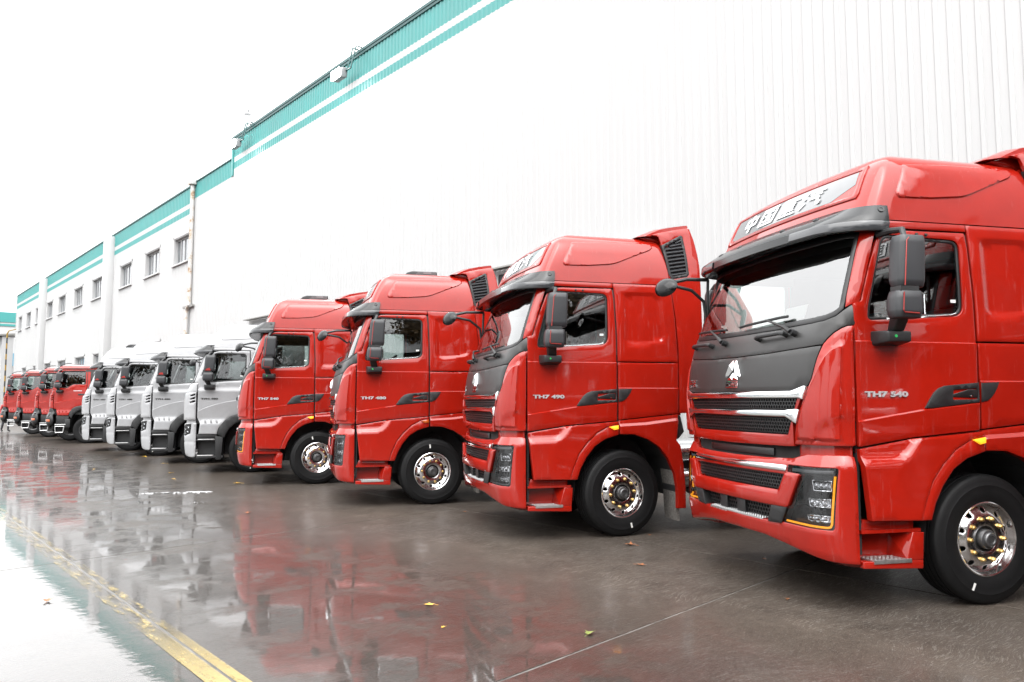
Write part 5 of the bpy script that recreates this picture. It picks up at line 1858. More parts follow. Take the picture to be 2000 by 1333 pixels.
# ------------------------------------------------------------------ setting: yard
def ground_material(name, base_lo, base_hi):
    m, nt, p = nt_of(name)
    geo = node(nt, 'ShaderNodeNewGeometry')
    pos = geo.outputs['Position']
    sep = node(nt, 'ShaderNodeSeparateXYZ')
    nt.links.new(pos, sep.inputs[0])
    X, Y = sep.outputs[0], sep.outputs[1]
    n1 = noise(nt, .55, 5, .6, pos)
    n2 = noise(nt, 2.2, 6, .65, pos)
    n3 = noise(nt, 14.0, 5, .7, pos)
    n4 = noise(nt, 90.0, 3, .6, pos)
    # broom marks: strongly warped, stretched noise
    warp = node(nt, 'ShaderNodeMixRGB', blend_type='ADD')
    warp.inputs[0].default_value = .6
    nw = noise(nt, .9, 2, .5, pos)
    nt.links.new(pos, warp.inputs[1])
    nt.links.new(nw.outputs['Color'], warp.inputs[2])
    mp = node(nt, 'ShaderNodeMapping')
    mp.inputs['Rotation'].default_value = (0, 0, R(25))
    mp.inputs['Scale'].default_value = (8.0, 80.0, 1.0)
    nt.links.new(warp.outputs[0], mp.inputs[0])
    br = noise(nt, 1.0, 4, .7, mp.outputs[0], .6)
    # --- standing water: low ground along the yellow line and the lane, drier towards the trucks
    wob = mathn(nt, 'MULTIPLY', mathn(nt, 'SUBTRACT', n1.outputs[0], .5), 3.2)
    xx = mathn(nt, 'ADD', X, wob)
    w1 = maprange(nt, xx, 3.6, 5.6, 1.0, 0.0)
    far = maprange(nt, Y, 9.0, 22.0, 0.0, 1.0)
    w2 = maprange(nt, xx, 4.6, 7.4, 1.0, 0.0)
    wmix = node(nt, 'ShaderNodeMix')
    nt.links.new(far, wmix.inputs[0])
    nt.links.new(w1, wmix.inputs[2])
    nt.links.new(w2, wmix.inputs[3])
    wet = wmix.outputs[0]
    patch = maprange(nt, mathn(nt, 'ADD', mathn(nt, 'MULTIPLY', n2.outputs[0], .45), mathn(nt, 'ADD', mathn(nt, 'MULTIPLY', n1.outputs[0], .25), mathn(nt, 'MULTIPLY', br.outputs[0], .3))), .41, .50, 0.0, 1.0)
    deep = maprange(nt, xx, 1.7, 2.6, 1.0, 0.0)      # the real puddle left of the line
    # water film: flat where it stands, broken by the texture elsewhere
    film = mathn(nt, 'MAXIMUM', deep, mathn(nt, 'MULTIPLY', wet, maprange(nt, patch, 0, 1, .25, .92)))
    col = ramp(nt, mathn(nt, 'ADD', mathn(nt, 'MULTIPLY', n2.outputs[0], .45), mathn(nt, 'ADD', mathn(nt, 'MULTIPLY', n3.outputs[0], .25), mathn(nt, 'MULTIPLY', n4.outputs[0], .30))), [(.36, base_lo), (.64, base_hi)])
    scuff = maprange(nt, mathn(nt, 'MULTIPLY', br.outputs[0], mathn(nt, 'ADD', n1.outputs[0], .45)), .49, .68, 0.0, .60)
    scuff = mathn(nt, 'MULTIPLY', scuff, maprange(nt, deep, 0, 1, 1.0, .15))
    grit = noise(nt, 45.0, 4, .75, pos)
    scuff = mathn(nt, 'MULTIPLY', scuff, maprange(nt, grit.outputs[0], .44, .58, .05, 1.3))
    c2 = mixcol(nt, scuff, col.outputs[0], (.20, .19, .175))
    speck = maprange(nt, mathn(nt, 'ADD', mathn(nt, 'MULTIPLY', n4.outputs[0], .5), mathn(nt, 'MULTIPLY', noise(nt, 38.0, 4, .8, pos).outputs[0], .5)), .55, .66, 0.0, .60)
    c3 = mixcol(nt, speck, c2, (.24, .22, .20))
    # soaked concrete is darker than damp concrete; a few old stains
    stain = maprange(nt, n1.outputs[0], .40, .62, 0.0, .45)
    c4 = mixcol(nt, stain, c3, (.026, .021, .018))
    c5 = mixcol(nt, maprange(nt, film, .1, 1.0, 0.0, .62), c4, (.012, .0105, .009))
    nt.links.new(c5, p.inputs['Base Color'])
    nt.links.new(maprange(nt, film, 0, 1, .50, .35), p.inputs['Roughness'])
    p.inputs['Specular IOR Level'].default_value = .15
    p.inputs['Coat IOR'].default_value = 1.5
    nt.links.new(maprange(nt, film, 0, 1, .12, 1.0), p.inputs['Coat Weight'])
    rgh = maprange(nt, film, 0.1, .8, .24, .012)
    rgh2 = mathn(nt, 'ADD', rgh, mathn(nt, 'MULTIPLY', mathn(nt, 'SUBTRACT', 1.0, deep), maprange(nt, br.outputs[0], .45, .75, 0.0, .09)))
    nt.links.new(rgh2, p.inputs['Coat Roughness'])
    # relief of the concrete
    b = node(nt, 'ShaderNodeBump')
    b.inputs['Distance'].default_value = .010
    b.inputs['Strength'].default_value = .55
    hgt = mathn(nt, 'ADD', mathn(nt, 'MULTIPLY', br.outputs[0], .6), mathn(nt, 'MULTIPLY', n3.outputs[0], .5))
    nt.links.new(hgt, b.inputs['Height'])
    nt.links.new(b.outputs[0], p.inputs['Normal'])
    # ripples on the film
    rp = noise(nt, 6.5, 4, .6, pos)
    rmix = mathn(nt, 'ADD', mathn(nt, 'MULTIPLY', rp.outputs[0], maprange(nt, deep, 0, 1, .20, .42)), mathn(nt, 'MULTIPLY', hgt, maprange(nt, film, .1, .8, .55, .006)))
    b2 = node(nt, 'ShaderNodeBump')
    b2.inputs['Distance'].default_value = .006
    b2.inputs['Strength'].default_value = .35
    nt.links.new(rmix, b2.inputs['Height'])
    nt.links.new(b2.outputs[0], p.inputs['Coat Normal'])
    return m

ground_material('wet_concrete', (.024, .0190, .0155), (.088, .071, .057))
plain('joint_filler', (.085, .08, .074), .6, var=.75, vscale=5)

m_, nt_, p_ = nt_of('worn_yellow')
geo_ = node(nt_, 'ShaderNodeNewGeometry')
mpy_ = node(nt_, 'ShaderNodeMapping')
mpy_.inputs['Scale'].default_value = (14.0, 3.2, 1.0)
nt_.links.new(geo_.outputs['Position'], mpy_.inputs[0])
na_ = noise(nt_, 1.0, 8, .8, mpy_.outputs[0])
nb_ = noise(nt_, 26.0, 4, .7, geo_.outputs['Position'])
ac_ = ramp(nt_, nb_.outputs[0], [(.35, (.24, .165, .03)), (.65, (.34, .25, .05))])
nt_.links.new(ac_.outputs[0], p_.inputs['Base Color'])
p_.inputs['Roughness'].default_value = .35
p_.inputs['Coat Weight'].default_value = 1.0
p_.inputs['Coat IOR'].default_value = 1.35
p_.inputs['Coat Roughness'].default_value = .12
sp_ = node(nt_, 'ShaderNodeSeparateXYZ')
nt_.links.new(geo_.outputs['Position'], sp_.inputs[0])
wr_ = mathn(nt_, 'ADD', mathn(nt_, 'MULTIPLY', na_.outputs[0], .75), mathn(nt_, 'MULTIPLY', nb_.outputs[0], .25))
al_ = maprange(nt_, wr_, .40, .51, 1.0, 0.0)
al2_ = mathn(nt_, 'MAXIMUM', al_, maprange(nt_, sp_.outputs[1], 4.6, 6.2, .95, 0.0))
al3_ = mathn(nt_, 'MULTIPLY', al2_, maprange(nt_, wr_, .52, .66, .92, .15))
nt_.links.new(al3_, p_.inputs['Alpha'])

g = MB()
g.add([(-900, -400, -.030), (900, -400, -.030), (900, 1800, -.030), (-900, 1800, -.030)], [(0, 1, 2, 3)])
gnd = g.obj('ground', 'wet_concrete', None, None)
tag(gnd, kind='structure')
g = MB()
g.add([(-9.0, -8, -.0045), (12.7, -8, -.0045), (12.7, 70, -.0045), (-9.0, 70, -.0045)], [(0, 1, 2, 3)])
tag(g.obj('joint_bed', 'joint_filler', None, None), kind='structure')
pave = empty('pavement')
tag(pave, kind='structure')
XSL = [-8.78, -3.5, 1.77, 7.05, 12.6]
YSL = [-7.6, -2.0, 3.42, 8.98, 14.55, 20.1, 25.7, 31.2, 36.8, 42.3, 47.9, 53.4, 59.0, 64.5]
GAP = .0085
for i in range(len(XSL) - 1):
    for j in range(len(YSL) - 1):
        x0, x1 = XSL[i] + GAP, XSL[i + 1] - GAP
        y0, y1 = YSL[j] + GAP, YSL[j + 1] - GAP
        def sk(x, y): return y + .105 * (x - 1.77)
        rnd = random.Random(i * 31 + j)
        lo, hi = [], []
        n = 26
        for k in range(n):
            t = k / n
            lo.append((x0 + (x1 - x0) * t, sk(x0 + (x1 - x0) * t, y0) + rnd.uniform(-.003, .003)))
        for k in range(n):
            t = k / n
            hi.append((x1 + rnd.uniform(-.002, .002), sk(x1, y0) + (sk(x1, y1) - sk(x1, y0)) * t))
        for k in range(n):
            t = k / n
            lo.append(None) if False else None
        top = [(x1 - (x1 - x0) * k / n, sk(x1 - (x1 - x0) * k / n, y1) + rnd.uniform(-.003, .003)) for k in range(n)]
        lef = [(x0 + rnd.uniform(-.002, .002), sk(x0, y1) - (sk(x0, y1) - sk(x0, y0)) * k / n) for k in range(n)]
        P = lo + hi + top + lef
        P = [p for p in P if p is not None]
        q = inset(ccw(P), .004)
        m = MB()
        nn = len(P)
        P = ccw(P)
        m.v = [(a, b, 0) for a, b in q] + [(a, b, -.004) for a, b in P] + [(a, b, -.10) for a, b in P]
        m.f = [tuple(range(nn))] + [(k + nn, (k + 1) % nn + nn, (k + 1) % nn, k) for k in range(nn)] + [(k + 2 * nn, (k + 1) % nn + 2 * nn, (k + 1) % nn + nn, k + nn) for k in range(nn)]
        obj('concrete_slab', mesh_of('concrete_slab', m.v, m.f, None), 'wet_concrete', pave)
for x0, x1 in ((1.640, 1.7595), (1.7805, 1.850)):
    g = MB()
    ys = [-6 + 1.0 * k for k in range(50)]
    for y in ys:
        g.v += [(x0, y, .004), (x1, y, .004)]
    g.f = [(2 * k, 2 * k + 1, 2 * k + 3, 2 * k + 2) for k in range(len(ys) - 1)]
    tag(g.obj('yellow_line', 'worn_yellow', None, None), kind='structure')

# ------------------------------------------------------------------ setting: factory hall
m_, nt_, p_ = nt_of('white_sheet')
geo_ = node(nt_, 'ShaderNodeNewGeometry')
ms_ = node(nt_, 'ShaderNodeMapping')
ms_.inputs['Scale'].default_value = (1.0, 3.0, .12)
nt_.links.new(geo_.outputs['Position'], ms_.inputs[0])
ns_ = noise(nt_, 1.0, 5, .65, ms_.outputs[0])
rs_ = ramp(nt_, ns_.outputs[0], [(.30, (.378, .379, .380)), (.55, (.388, .389, .390)), (.75, (.396, .397, .398))])
nt_.links.new(rs_.outputs[0], p_.inputs['Base Color'])
p_.inputs['Roughness'].default_value = .5
plain('white_wall', (.40, .401, .402), .6, var=.04, vscale=.5)
plain('teal_sheet', (.032, .215, .205), .42, var=.08, vscale=.8)
plain('teal_dark', (.008, .06, .06), .45)
m_, nt_, p_ = nt_of('rust_pipe')
tc_ = node(nt_, 'ShaderNodeTexCoord')
nr_ = noise(nt_, 2.2, 5, .7, tc_.outputs['Object'])
rr_ = ramp(nt_, nr_.outputs[0], [(.50, (.48, .475, .465)), (.58, (.40, .35, .29)), (.64, (.27, .17, .10))])
nt_.links.new(rr_.outputs[0], p_.inputs['Base Color'])
p_.inputs['Roughness'].default_value = .65
plain('frame_grey', (.36, .365, .37), .45)
plain('roof_grey', (.30, .31, .32), .6)
plain('opening_shade', (.02, .02, .022), .6)  # near-black that stands in for shade in a doorway and below the gate
plain('beam_grey', (.20, .195, .185), .6)
plain('lamp_case', (.25, .255, .26), .4)
plain('blue_sheet', (.10, .24, .33), .5)
plain('pole_yellow', (.25, .15, .02), .45)
plain('pole_black', (.03, .03, .03), .45)
plain('pane_grey', (.09, .10, .11), .12, coat=.6, var=.3, vscale=2)
emit('flood_lit', (1.0, 1.0, .97), 14.0)
WX = 12.8

def rib_profile(y0, y1, pitch=.20):
    """points along y with the relief towards -x"""
    out = []
    k0 = math.floor(y0 / pitch)
    y = k0 * pitch
    while y < y1 + pitch:
        for a, d in ((0, 0), (.105, 0), (.125, .022), (.175, .022), (.195, 0)):
            out.append((y + a * pitch / .20, d))
        y += pitch
    ins = [(a, b) for a, b in out if y0 < a < y1]
    return [(y0, 0)] + ins + [(y1, 0)]

def cladding(m, y0, y1, z0, z1, x=WX, pitch=.20):
    pr = rib_profile(y0, y1, pitch)
    n0 = len(m.v)
    for a, d in pr:
        m.v += [(x - d, a, z0), (x - d, a, z1)]
    for i in range(len(pr) - 1):
        k = n0 + 2 * i
        m.f.append((k, k + 2, k + 3, k + 1))

hall = empty('factory_hall', (WX, 20, 0))
hall['label'] = 'tall white corrugated factory hall with teal band under its roof edge'
hall['category'] = 'building'
def hpart(m, name, mat, smooth=None, root=None):
    root = root or hall
    me = mesh_of(name, [(a - root.location[0], b - root.location[1], c - root.location[2]) for a, b, c in m.v], m.f, smooth)
    return obj(name, me, mat, root)

doors = [(10.2, 15.45), (27.5, 31.8)]
m = MB()
edges = [-30.0]
for a, b in doors:
    edges += [a, b]
edges.append(39.74)
for a, b in zip(edges[0::2], edges[1::2]):
    cladding(m, a, b, .25, 4.95)
cladding(m, -30, 39.74, 4.95, 11.93)
cladding(m, -30, 34.55, 11.93, 12.24)
cladding(m, -30, 34.55, 12.55, 12.78)
hpart(m, 'cladding', 'white_sheet')
m = MB(); cladding(m, -30, 34.55, 12.24, 12.55); hpart(m, 'teal_stripe', 'teal_sheet')
m = MB(); cladding(m, -30, 34.55, 12.78, 13.66); hpart(m, 'teal_band', 'teal_sheet')
m = MB(); cladding(m, 34.55, 39.74, 11.93, 12.74); hpart(m, 'teal_band', 'teal_sheet')
m = MB().box(WX - .07, WX + .3, -30, 34.62, 13.66, 13.76).box(WX - .05, WX - .01, -30, 34.6, 13.56, 13.655); hpart(m.fix(), 'coping', 'teal_dark')
m = MB().box(WX - .06, WX - .002, 34.45, 34.64, 11.93, 13.655); hpart(m.fix(), 'corner_flashing', 'teal_sheet')
m = MB().box(WX - .06, WX + .3, 34.64, 39.74, 12.742, 12.80); hpart(m.fix(), 'coping', 'teal_dark')
m = MB().box(WX + .05, WX + 30, -30, 39.74, .0, 12.70).box(WX + .05, WX + 30, -30, 34.5, 12.70, 13.6); hpart(m.fix(), 'wall', 'white_wall')
m = MB().box(WX - .04, WX + .04, -30, 39.4, -.03, .25); hpart(m.fix(), 'plinth', 'beam_grey')
for a, b in doors:
    m = MB().box(WX + .02, WX + .06, a, b, .25, 4.95)
    hpart(m.fix(), 'loading_door', 'opening_shade' if a < 20 else 'frame_grey')  # near doorway: its unlit inside is put into the panel colour
    m = MB().hull([(WX - .05, a - .3, 5.12), (WX - .05, b + .3, 5.12), (WX - .3, a - .3, 5.09), (WX - .3, b + .3, 5.09), (WX - .05, a - .3, 5.06), (WX - .05, b + .3, 5.06), (WX - .3, a - .3, 5.05), (WX - .3, b + .3, 5.05)])
    hpart(m, 'door_canopy', 'beam_grey')

# lit floodlights clamped over the parapet
def floodlight(y, label):
    f = empty('floodlight', (WX - .06, y, 13.76))
    m = MB()
    for yy in (-.30, -.06):
        m.tube([(.12, yy, .01), (.06, yy, .09), (-.14, yy, .09), (-.34, yy, -.75)], .028, 8)
    m.tube([(-.34, -.32, -.75), (-.34, .10, -.75)], .03, 8)
    m.obj('bracket', 'teal_dark', f)
    m = MB().hull([(-.26, .02, -.62), (-.26, .62, -.62), (-.50, .0, -.66), (-.50, .64, -.66), (-.30, .02, -.98), (-.30, .62, -.98), (-.56, .0, -1.02), (-.56, .64, -1.02)], .02)
    m.obj('lamp_housing', 'lamp_case', f)
    m = MB()
    m.box(-.59, -.57, .03, .61, -1.0, -.69)
    m.obj('lamp_glass', 'flood_lit', f, None)
    ld = bpy.data.lights.new('floodlight_lamp', 'POINT')
    ld.energy = 14
    ld.shadow_soft_size = .12
    lo_ = bpy.data.objects.new('lamp', ld)
    COL.objects.link(lo_)
    lo_.parent = f
    lo_.location = (-.68, .32, -.95)
    tag(f, label, 'floodlight', 'floodlights on the roof edge of the hall')
floodlight(23.2, 'lit floodlight halfway along the teal roof edge of the tall hall')
floodlight(32.7, 'lit floodlight at the far end of the tall hall roof edge')
for i in range(1):
    f = empty('roof_lamp', (WX + .6, 34.0, 13.60))
    m = MB().tube([(0, 0, 0), (0, 0, 1.25), (-.02, .05, 1.45), (-.05, .25, 1.52), (-.05, .40, 1.46)], .035, 8)
    m.obj('pole', 'lamp_case', f)
    MB().lathe([(.001, .12), (.08, .10), (.17, 0), (.16, -.03), (.001, -.05)], 16, 'z', (-.05, .42, 1.36)).obj('lamp_head', 'frame_grey', f)
    tag(f, 'small gooseneck lamp standing above the step in the hall roof', 'lamp')

# annex with windows
ann = empty('annex_building', (WX, 67, 0))
tag(ann, 'long white corrugated annex with window rows and teal stripes beyond the hall', 'building')
A0, A1 = 39.75, 94.6
UZ = (8.88, 10.30)
LZ = (3.45, 4.95)
UP = [(40.30, 42.75), (45.25, 48.05), (50.95, 53.60), (58.3, 61.1), (64.2, 67.0), (70.2, 72.9), (75.4, 77.9), (80.9, 83.3), (86.0, 88.3), (91.0, 93.0)]
LO = [(44.6, 47.3), (50.6, 53.4), (56.9, 60.0), (62.7, 65.8), (69.2, 72.2), (75.2, 78.0), (80.9, 83.4), (87.2, 89.6)]
m = MB()
def row(z0, z1, holes):
    e = [A0]
    for a, b in holes:
        e += [a, b]
    e.append(A1)
    for a, b in zip(e[0::2], e[1::2]):
        cladding(m, a, b, z0, z1, WX, .25)
row(.3, LZ[0], [])
row(LZ[0], LZ[1], LO)
row(LZ[1], UZ[0], [])
row(UZ[0], UZ[1], UP)
row(UZ[1], 11.27, [])
row(11.57, 11.82, [])
hpart(m, 'cladding', 'white_sheet', None, ann)
m = MB(); cladding(m, A0, A1, 11.27, 11.57, WX, .25); hpart(m, 'teal_stripe', 'teal_sheet', None, ann)
m = MB(); cladding(m, A0, A1, 11.82, 12.66, WX, .25); hpart(m, 'teal_band', 'teal_sheet', None, ann)
m = MB().box(WX - .06, WX + .3, A0, A1, 12.662, 12.75); hpart(m.fix(), 'coping', 'teal_dark', None, ann)
m = MB().box(WX + .32, WX + 25, A0, A1, 0, 12.6); hpart(m.fix(), 'wall', 'white_wall', None, ann)
for y in (55.9, 78.9):
    m = MB().box(WX - .45, WX + .1, y - .55, y + .55, 0, 12.55, .03)
    hpart(m.fix(), 'pilaster', 'white_wall', 30, ann)
m = MB().box(WX - .05, WX + 25, A1, A1 + .1, 0, 12.7)
hpart(m.fix(), 'end_wall', 'white_wall', None, ann)
def window(y0, y1, z0, z1, n):
    m = MB()
    m.box(WX, WX + .25, y0 - .02, y0 + .05, z0, z1).box(WX, WX + .25, y1 - .05, y1 + .02, z0, z1)
    m.box(WX, WX + .25, y0, y1, z1 - .05, z1 + .02).box(WX, WX + .25, y0, y1, z0 - .02, z0 + .05)
    m.box(WX - .03, WX + .01, y0 - .10, y0, z0 - .1, z1 + .1).box(WX - .03, WX + .01, y1, y1 + .10, z0 - .1, z1 + .1).box(WX - .03, WX + .01, y0 - .10, y1 + .10, z1, z1 + .1)
    w = hpart(m.fix(), 'window', 'white_wall', None, ann)
    fr = MB()
    for i in range(n + 1):
        y = y0 + .05 + (y1 - y0 - .1) * i / n
        fr.box(WX + .15, WX + .22, y - .035, y + .035, z0 + .05, z1 - .05)
    fr.box(WX + .155, WX + .215, y0 + .05, y1 - .05, z0 + .05, z0 + .13).box(WX + .155, WX + .215, y0 + .05, y1 - .05, z1 - .13, z1 - .05)
    fr.fix()
    o = hpart(fr, 'frame', 'frame_grey', None, ann); o.parent = w
    for i in range(n):
        a = y0 + .05 + (y1 - y0 - .1) * i / n + .035
        b = y0 + .05 + (y1 - y0 - .1) * (i + 1) / n - .035
        pn = MB(); pn.v = [(WX + .19, a, z0 + .13), (WX + .19, b, z0 + .13), (WX + .19, b, z1 - .13), (WX + .19, a, z1 - .13)]; pn.f = [(0, 3, 2, 1)]
        o = hpart(pn, 'pane', 'pane_grey', None, ann); o.parent = w
    s_ = MB().box(WX - .12, WX + .16, y0 - .12, y1 + .12, z0 - .10, z0 - .03)
    o = hpart(s_.fix(), 'sill', 'white_wall', None, ann); o.parent = w
for a, b in UP:
    window(a, b, UZ[0], UZ[1], 4)
for a, b in LO:
    window(a, b, LZ[0], LZ[1], 4)
# rusty rainwater pipe in the corner of the two buildings
f = empty('drain_pipe', (WX - .14, 39.63, 0))
m = MB().tube([(0, 0, 13.0), (0, 0, 6.45), (-.02, .3, 6.2), (-.02, .32, 0)], .11, 10)
m.obj('pipe', 'rust_pipe', f)
m = MB().box(-.18, .12, -.22, .22, 12.6, 13.1, .02)
m.obj('rainwater_head', 'rust_pipe', f)
m = MB().box(-.02, .12, -.5, .9, 6.35, 6.45)
m.obj('bracket', 'beam_grey', f)
tag(f, 'rust-streaked white drain pipe in the corner between hall and annex', 'pipe')

# building across the end of the yard
far = empty('far_building', (0, 122, 0))
tag(far, 'distant white building with teal stripes across the end of the yard', 'building')
def fbox(name, mat, x0, x1, y0, y1, z0, z1):
    m = MB().box(x0, x1, y0 - 122, y1 - 122, z0, z1)
    return obj(name, m.mesh(name, None), mat, far)
FZ = (14.2, 16.3)
fbox('wall', 'white_wall', -60, 18, 122, 150, 0, 13.55)
fbox('teal_band', 'teal_sheet', -60, 18, 121.9, 122, 12.25, 13.6)
fbox('teal_stripe', 'teal_sheet', -60, 18, 121.9, 122, 11.72, 12.0)
fbox('gate', 'blue_sheet', -20, 16.4, 121.6, 122, 6.4, 8.1)
fbox('gate_shade', 'opening_shade', -20, 16.0, 121.2, 122, 5.4, 6.35)  # dark box standing in for the shade below the gate sheet
def far_window(x):
    w = fbox('window', 'frame_grey', x, x + 2.2, 121.88, 122, 9.2, 10.8)
    m = MB().box(x + .15, x + 2.05, -.16, -.125, 9.35, 10.65)
    obj('pane', m.mesh('pane', None), 'pane_grey', w)
for x in (-16, -11, -6, -1, 4):
    far_window(x)
# porch at the end of the annex and the striped pole
f = empty('end_porch', (WX - .6, 96.5, 0))
m = MB().hull([(-1.5, -.8, 8.6), (1.2, -.8, 8.9), (-1.5, 2.4, 8.6), (1.2, 2.4, 8.9), (-1.5, -.8, 8.5), (1.2, -.8, 8.6), (-1.5, 2.4, 8.5), (1.2, 2.4, 8.6)])
m.obj('canopy', 'beam_grey', f)
m = MB().box(-.4, .6, -.6, 2.2, 0, 8.5)
m.obj('wall', 'white_wall', f)
tag(f, 'narrow white porch with grey canopy at the end of the annex', 'porch')
f = empty('striped_pole', (10.7, 84.0, 0))
r_ = .065
for k in range(15):
    z0 = k * .50
    m = MB().tube([(0, 0, z0), (0, 0, z0 + .50)], r_, 10)
    m.obj('pole_band', 'pole_yellow' if k % 2 else 'pole_black', f)
m = MB().tube([(0, 0, 7.5), (0, 0, 7.9), (.12, -.12, 8.15), (.6, -.5, 8.3)], [.07, .06, .05, .04], 8)
m.obj('lamp_arm', 'pole_yellow', f)
tag(f, 'yellow and black striped lamp pole at the far left end of the yard', 'pole')

# ------------------------------------------------------------------ the row of trucks
th7, cabT, doorT, lampsT = build_th7()
sil, cabS, doorS = build_silver()
low, cabL, doorL = build_low()

def near_of(root, name, y=-1.0):
    for c in root.children:
        if c.name.split('.')[0] == name:
            bb = [v.co.y for v in c.data.vertices]
            if sum(bb) / len(bb) < 0:
                return c

GR, GS, GL = 'red high-roof tractors in the row', 'silver high-roof tractors in the row', 'red low-roof dump trucks in the row'
#        template, X, Y, width-direction azimuth, badge, label, cat, group, lit, roof unit, steer
PLAN = [
    (th7, 7.50, -.62, 27.0, 'TH7 540', 'unseen red high-roof tractor added outside the right edge, to mirror in the nearest door', 'truck', GR, False, False, 4),  # unseen extra tractor, added for reflections and to shade the next flank
    (th7, 7.5347, 3.3342, 27.37, 'TH7 540', 'nearest red high-roof tractor, grey nose in full view, amber headlamp strips lit', 'truck', GR, True, False, 2),
    (th7, 7.6435, 7.3407, 25.67, 'TH7 490', 'second red high-roof tractor from the right, badge 490, headlamps unlit', 'truck', GR, False, False, 8),
    (th7, 7.5785, 11.2277, 26.17, 'TH7 480', 'third red high-roof tractor from the right, badge 480, black unit on its roof', 'truck', GR, False, True, 5),
    (th7, 7.5790, 15.2122, 26.17, 'TH7 540', 'farthest red high-roof tractor, parked beside the first silver tractor', 'truck', GR, True, True, 6),
    (sil, 7.60, 18.48, 26.2, 'T7H 480', 'nearest silver tractor, beside the last red high-roof one', 'truck', GS, False, False, 4),
    (sil, 7.60, 21.92, 26.2, 'T7H 480', 'second silver tractor from the right', 'truck', GS, False, False, 4),
    (sil, 7.60, 25.52, 26.2, 'T7H 480', 'third silver tractor from the right', 'truck', GS, False, False, 4),
    (sil, 7.60, 28.70, 26.2, 'T7H 480', 'leftmost silver tractor, beside the low-roof red trucks', 'truck', GS, False, True, 4),
    (low, 7.60, 34.73, 26.2, None, 'nearest low-roof red truck, next to the leftmost silver tractor', 'truck', GL, False, False, 3),
    (low, 7.55, 37.55, 26.2, None, 'second low-roof red truck from the right', 'truck', GL, False, False, 3),
    (low, 7.50, 41.70, 26.2, None, 'third low-roof red truck from the right', 'truck', GL, False, False, 3),
    (low, 7.50, 45.85, 26.2, None, 'leftmost truck of the row, low-roof and red', 'truck', GL, False, False, 3),
]
roots = []
seen = set()
pristine = {}
for t in (th7, sil, low):
    pristine[t.name] = t
todo = []
for k, row in enumerate(PLAN):
    t = row[0]
    if t.name in seen:
        r = copy_tree(t)
    else:
        r = t
        seen.add(t.name)
    roots.append(r)
for r, (t, X, Y, az, bd, label, cat, grp, lit, unit, steer) in zip(roots, PLAN):
    r.location = (X, Y, 0)
    r.rotation_euler = (0, 0, -R(az))
    tag(r, label, cat, grp)
    cab = {th7.name: cabT, sil.name: cabS, low.name: cabL}[t.name]
    door = near_of(r, 'door')
    if t is th7:
        badge(door, bd, cab.S, -1.13, 1.660, .056, .39)
    elif t is sil:
        badge(door, bd, cab.S, -1.13, 1.672, .046, .37, ('hub_dark',))
    else:
        q = MB()
        for j in range(6):
            q.box(-.52 + j * .05, -.485 + j * .05, -1.256, -1.247, 2.03, 2.055)
        q.obj('badge', 'chrome', door)
    for c in r.children:
        if c.name.startswith('wheel') and c.location.x == 0 and not c.name.startswith('wheel_h'):
            c.rotation_euler.z = R(steer) + (math.pi if c.location.y > 0 else 0)
            c.rotation_euler.y = random.uniform(0, 6.28)
    if lit:
        for c in r.children:
            if c.name.startswith('headlamp'):
                for d in c.children:
                    if d.name.startswith('light_strip'):
                        d.data = d.data.copy()
                        d.data.materials.clear()
                        d.data.materials.append(MATS['amber_lit'])
    if t is th7:
        for c in r.children:
            if c.name.startswith('side_marker') and bd != 'TH7 480':
                c.data = c.data.copy()
                c.data.materials.clear()
                c.data.materials.append(MATS['amber_lit'])
    if unit:
        dz = 0 if t is th7 else -.27
        q = MB().hull([(-.42, -.42, 3.735 + dz), (.18, -.42, 3.735 + dz), (.18, -.42, 3.845 + dz), (-.25, -.42, 3.845 + dz), (-.42, .42, 3.735 + dz), (.18, .42, 3.735 + dz), (.18, .42, 3.845 + dz), (-.25, .42, 3.845 + dz), (-.33, -.42, 3.82 + dz), (-.33, .42, 3.82 + dz)], .012)
        u = q.obj('roof_unit', 'black_plastic', r)
        q = MB()
        for j in range(4):
            q.box(-.22 + .02 * j, .16, -.425, -.418, 3.755 + dz + .02 * j, 3.765 + dz + .02 * j)
        q.box(-.06, .08, -.428, -.419, 3.80 + dz, 3.835 + dz)
        q.obj('unit_grille', 'strip_grey', u)

# ------------------------------------------------------------------ fallen leaves
plain('leaf_brown', (.23, .085, .03), .55, var=.3, vscale=20)
plain('leaf_yellow', (.50, .30, .04), .5, var=.25, vscale=20)
plain('leaf_green', (.14, .17, .04), .5, var=.25, vscale=20)
def leaf_mesh(seed):
    r = random.Random(seed)
    pts = []
    n = 15
    for i in range(n):
        a = 2 * math.pi * i / n
        lob = 1.0 if i % 3 == 0 else (.55 if i % 3 == 1 else .62)
        rr = .5 * lob * (1 + r.uniform(-.2, .2)) * (1.1 if math.cos(a) > 0 else .9)
        pts.append((rr * math.cos(a), rr * math.sin(a)))
    c1, c2 = r.uniform(.4, 1.0), r.uniform(-.5, .5)
    hz = lambda a, b: .05 + abs(b) * c1 * .45 + a * b * c2 * .6 + .25 * a * a * c1
    v = [(a, b, hz(a, b)) for a, b in pts] + [(a * .5, b * .5, hz(a * .5, b * .5)) for a, b in pts] + [(0, 0, hz(0, 0))]
    f = [(i, (i + 1) % n, n + (i + 1) % n, n + i) for i in range(n)] + [(n + i, n + (i + 1) % n, 2 * n) for i in range(n)]
    m = MB().add(v, f)
    m.tube([(-.42, 0, hz(-.42, 0)), (-.75, .06, .06)], .02, 5)
    return mesh_of('leaf', m.v, m.f, 60)
LM = {}
for c in ('leaf_brown', 'leaf_yellow', 'leaf_green'):
    for k in range(3):
        me = leaf_mesh(hash(c) % 7 + k * 5 + len(c))
        me.materials.append(MATS[c])
        LM[(c, k)] = me
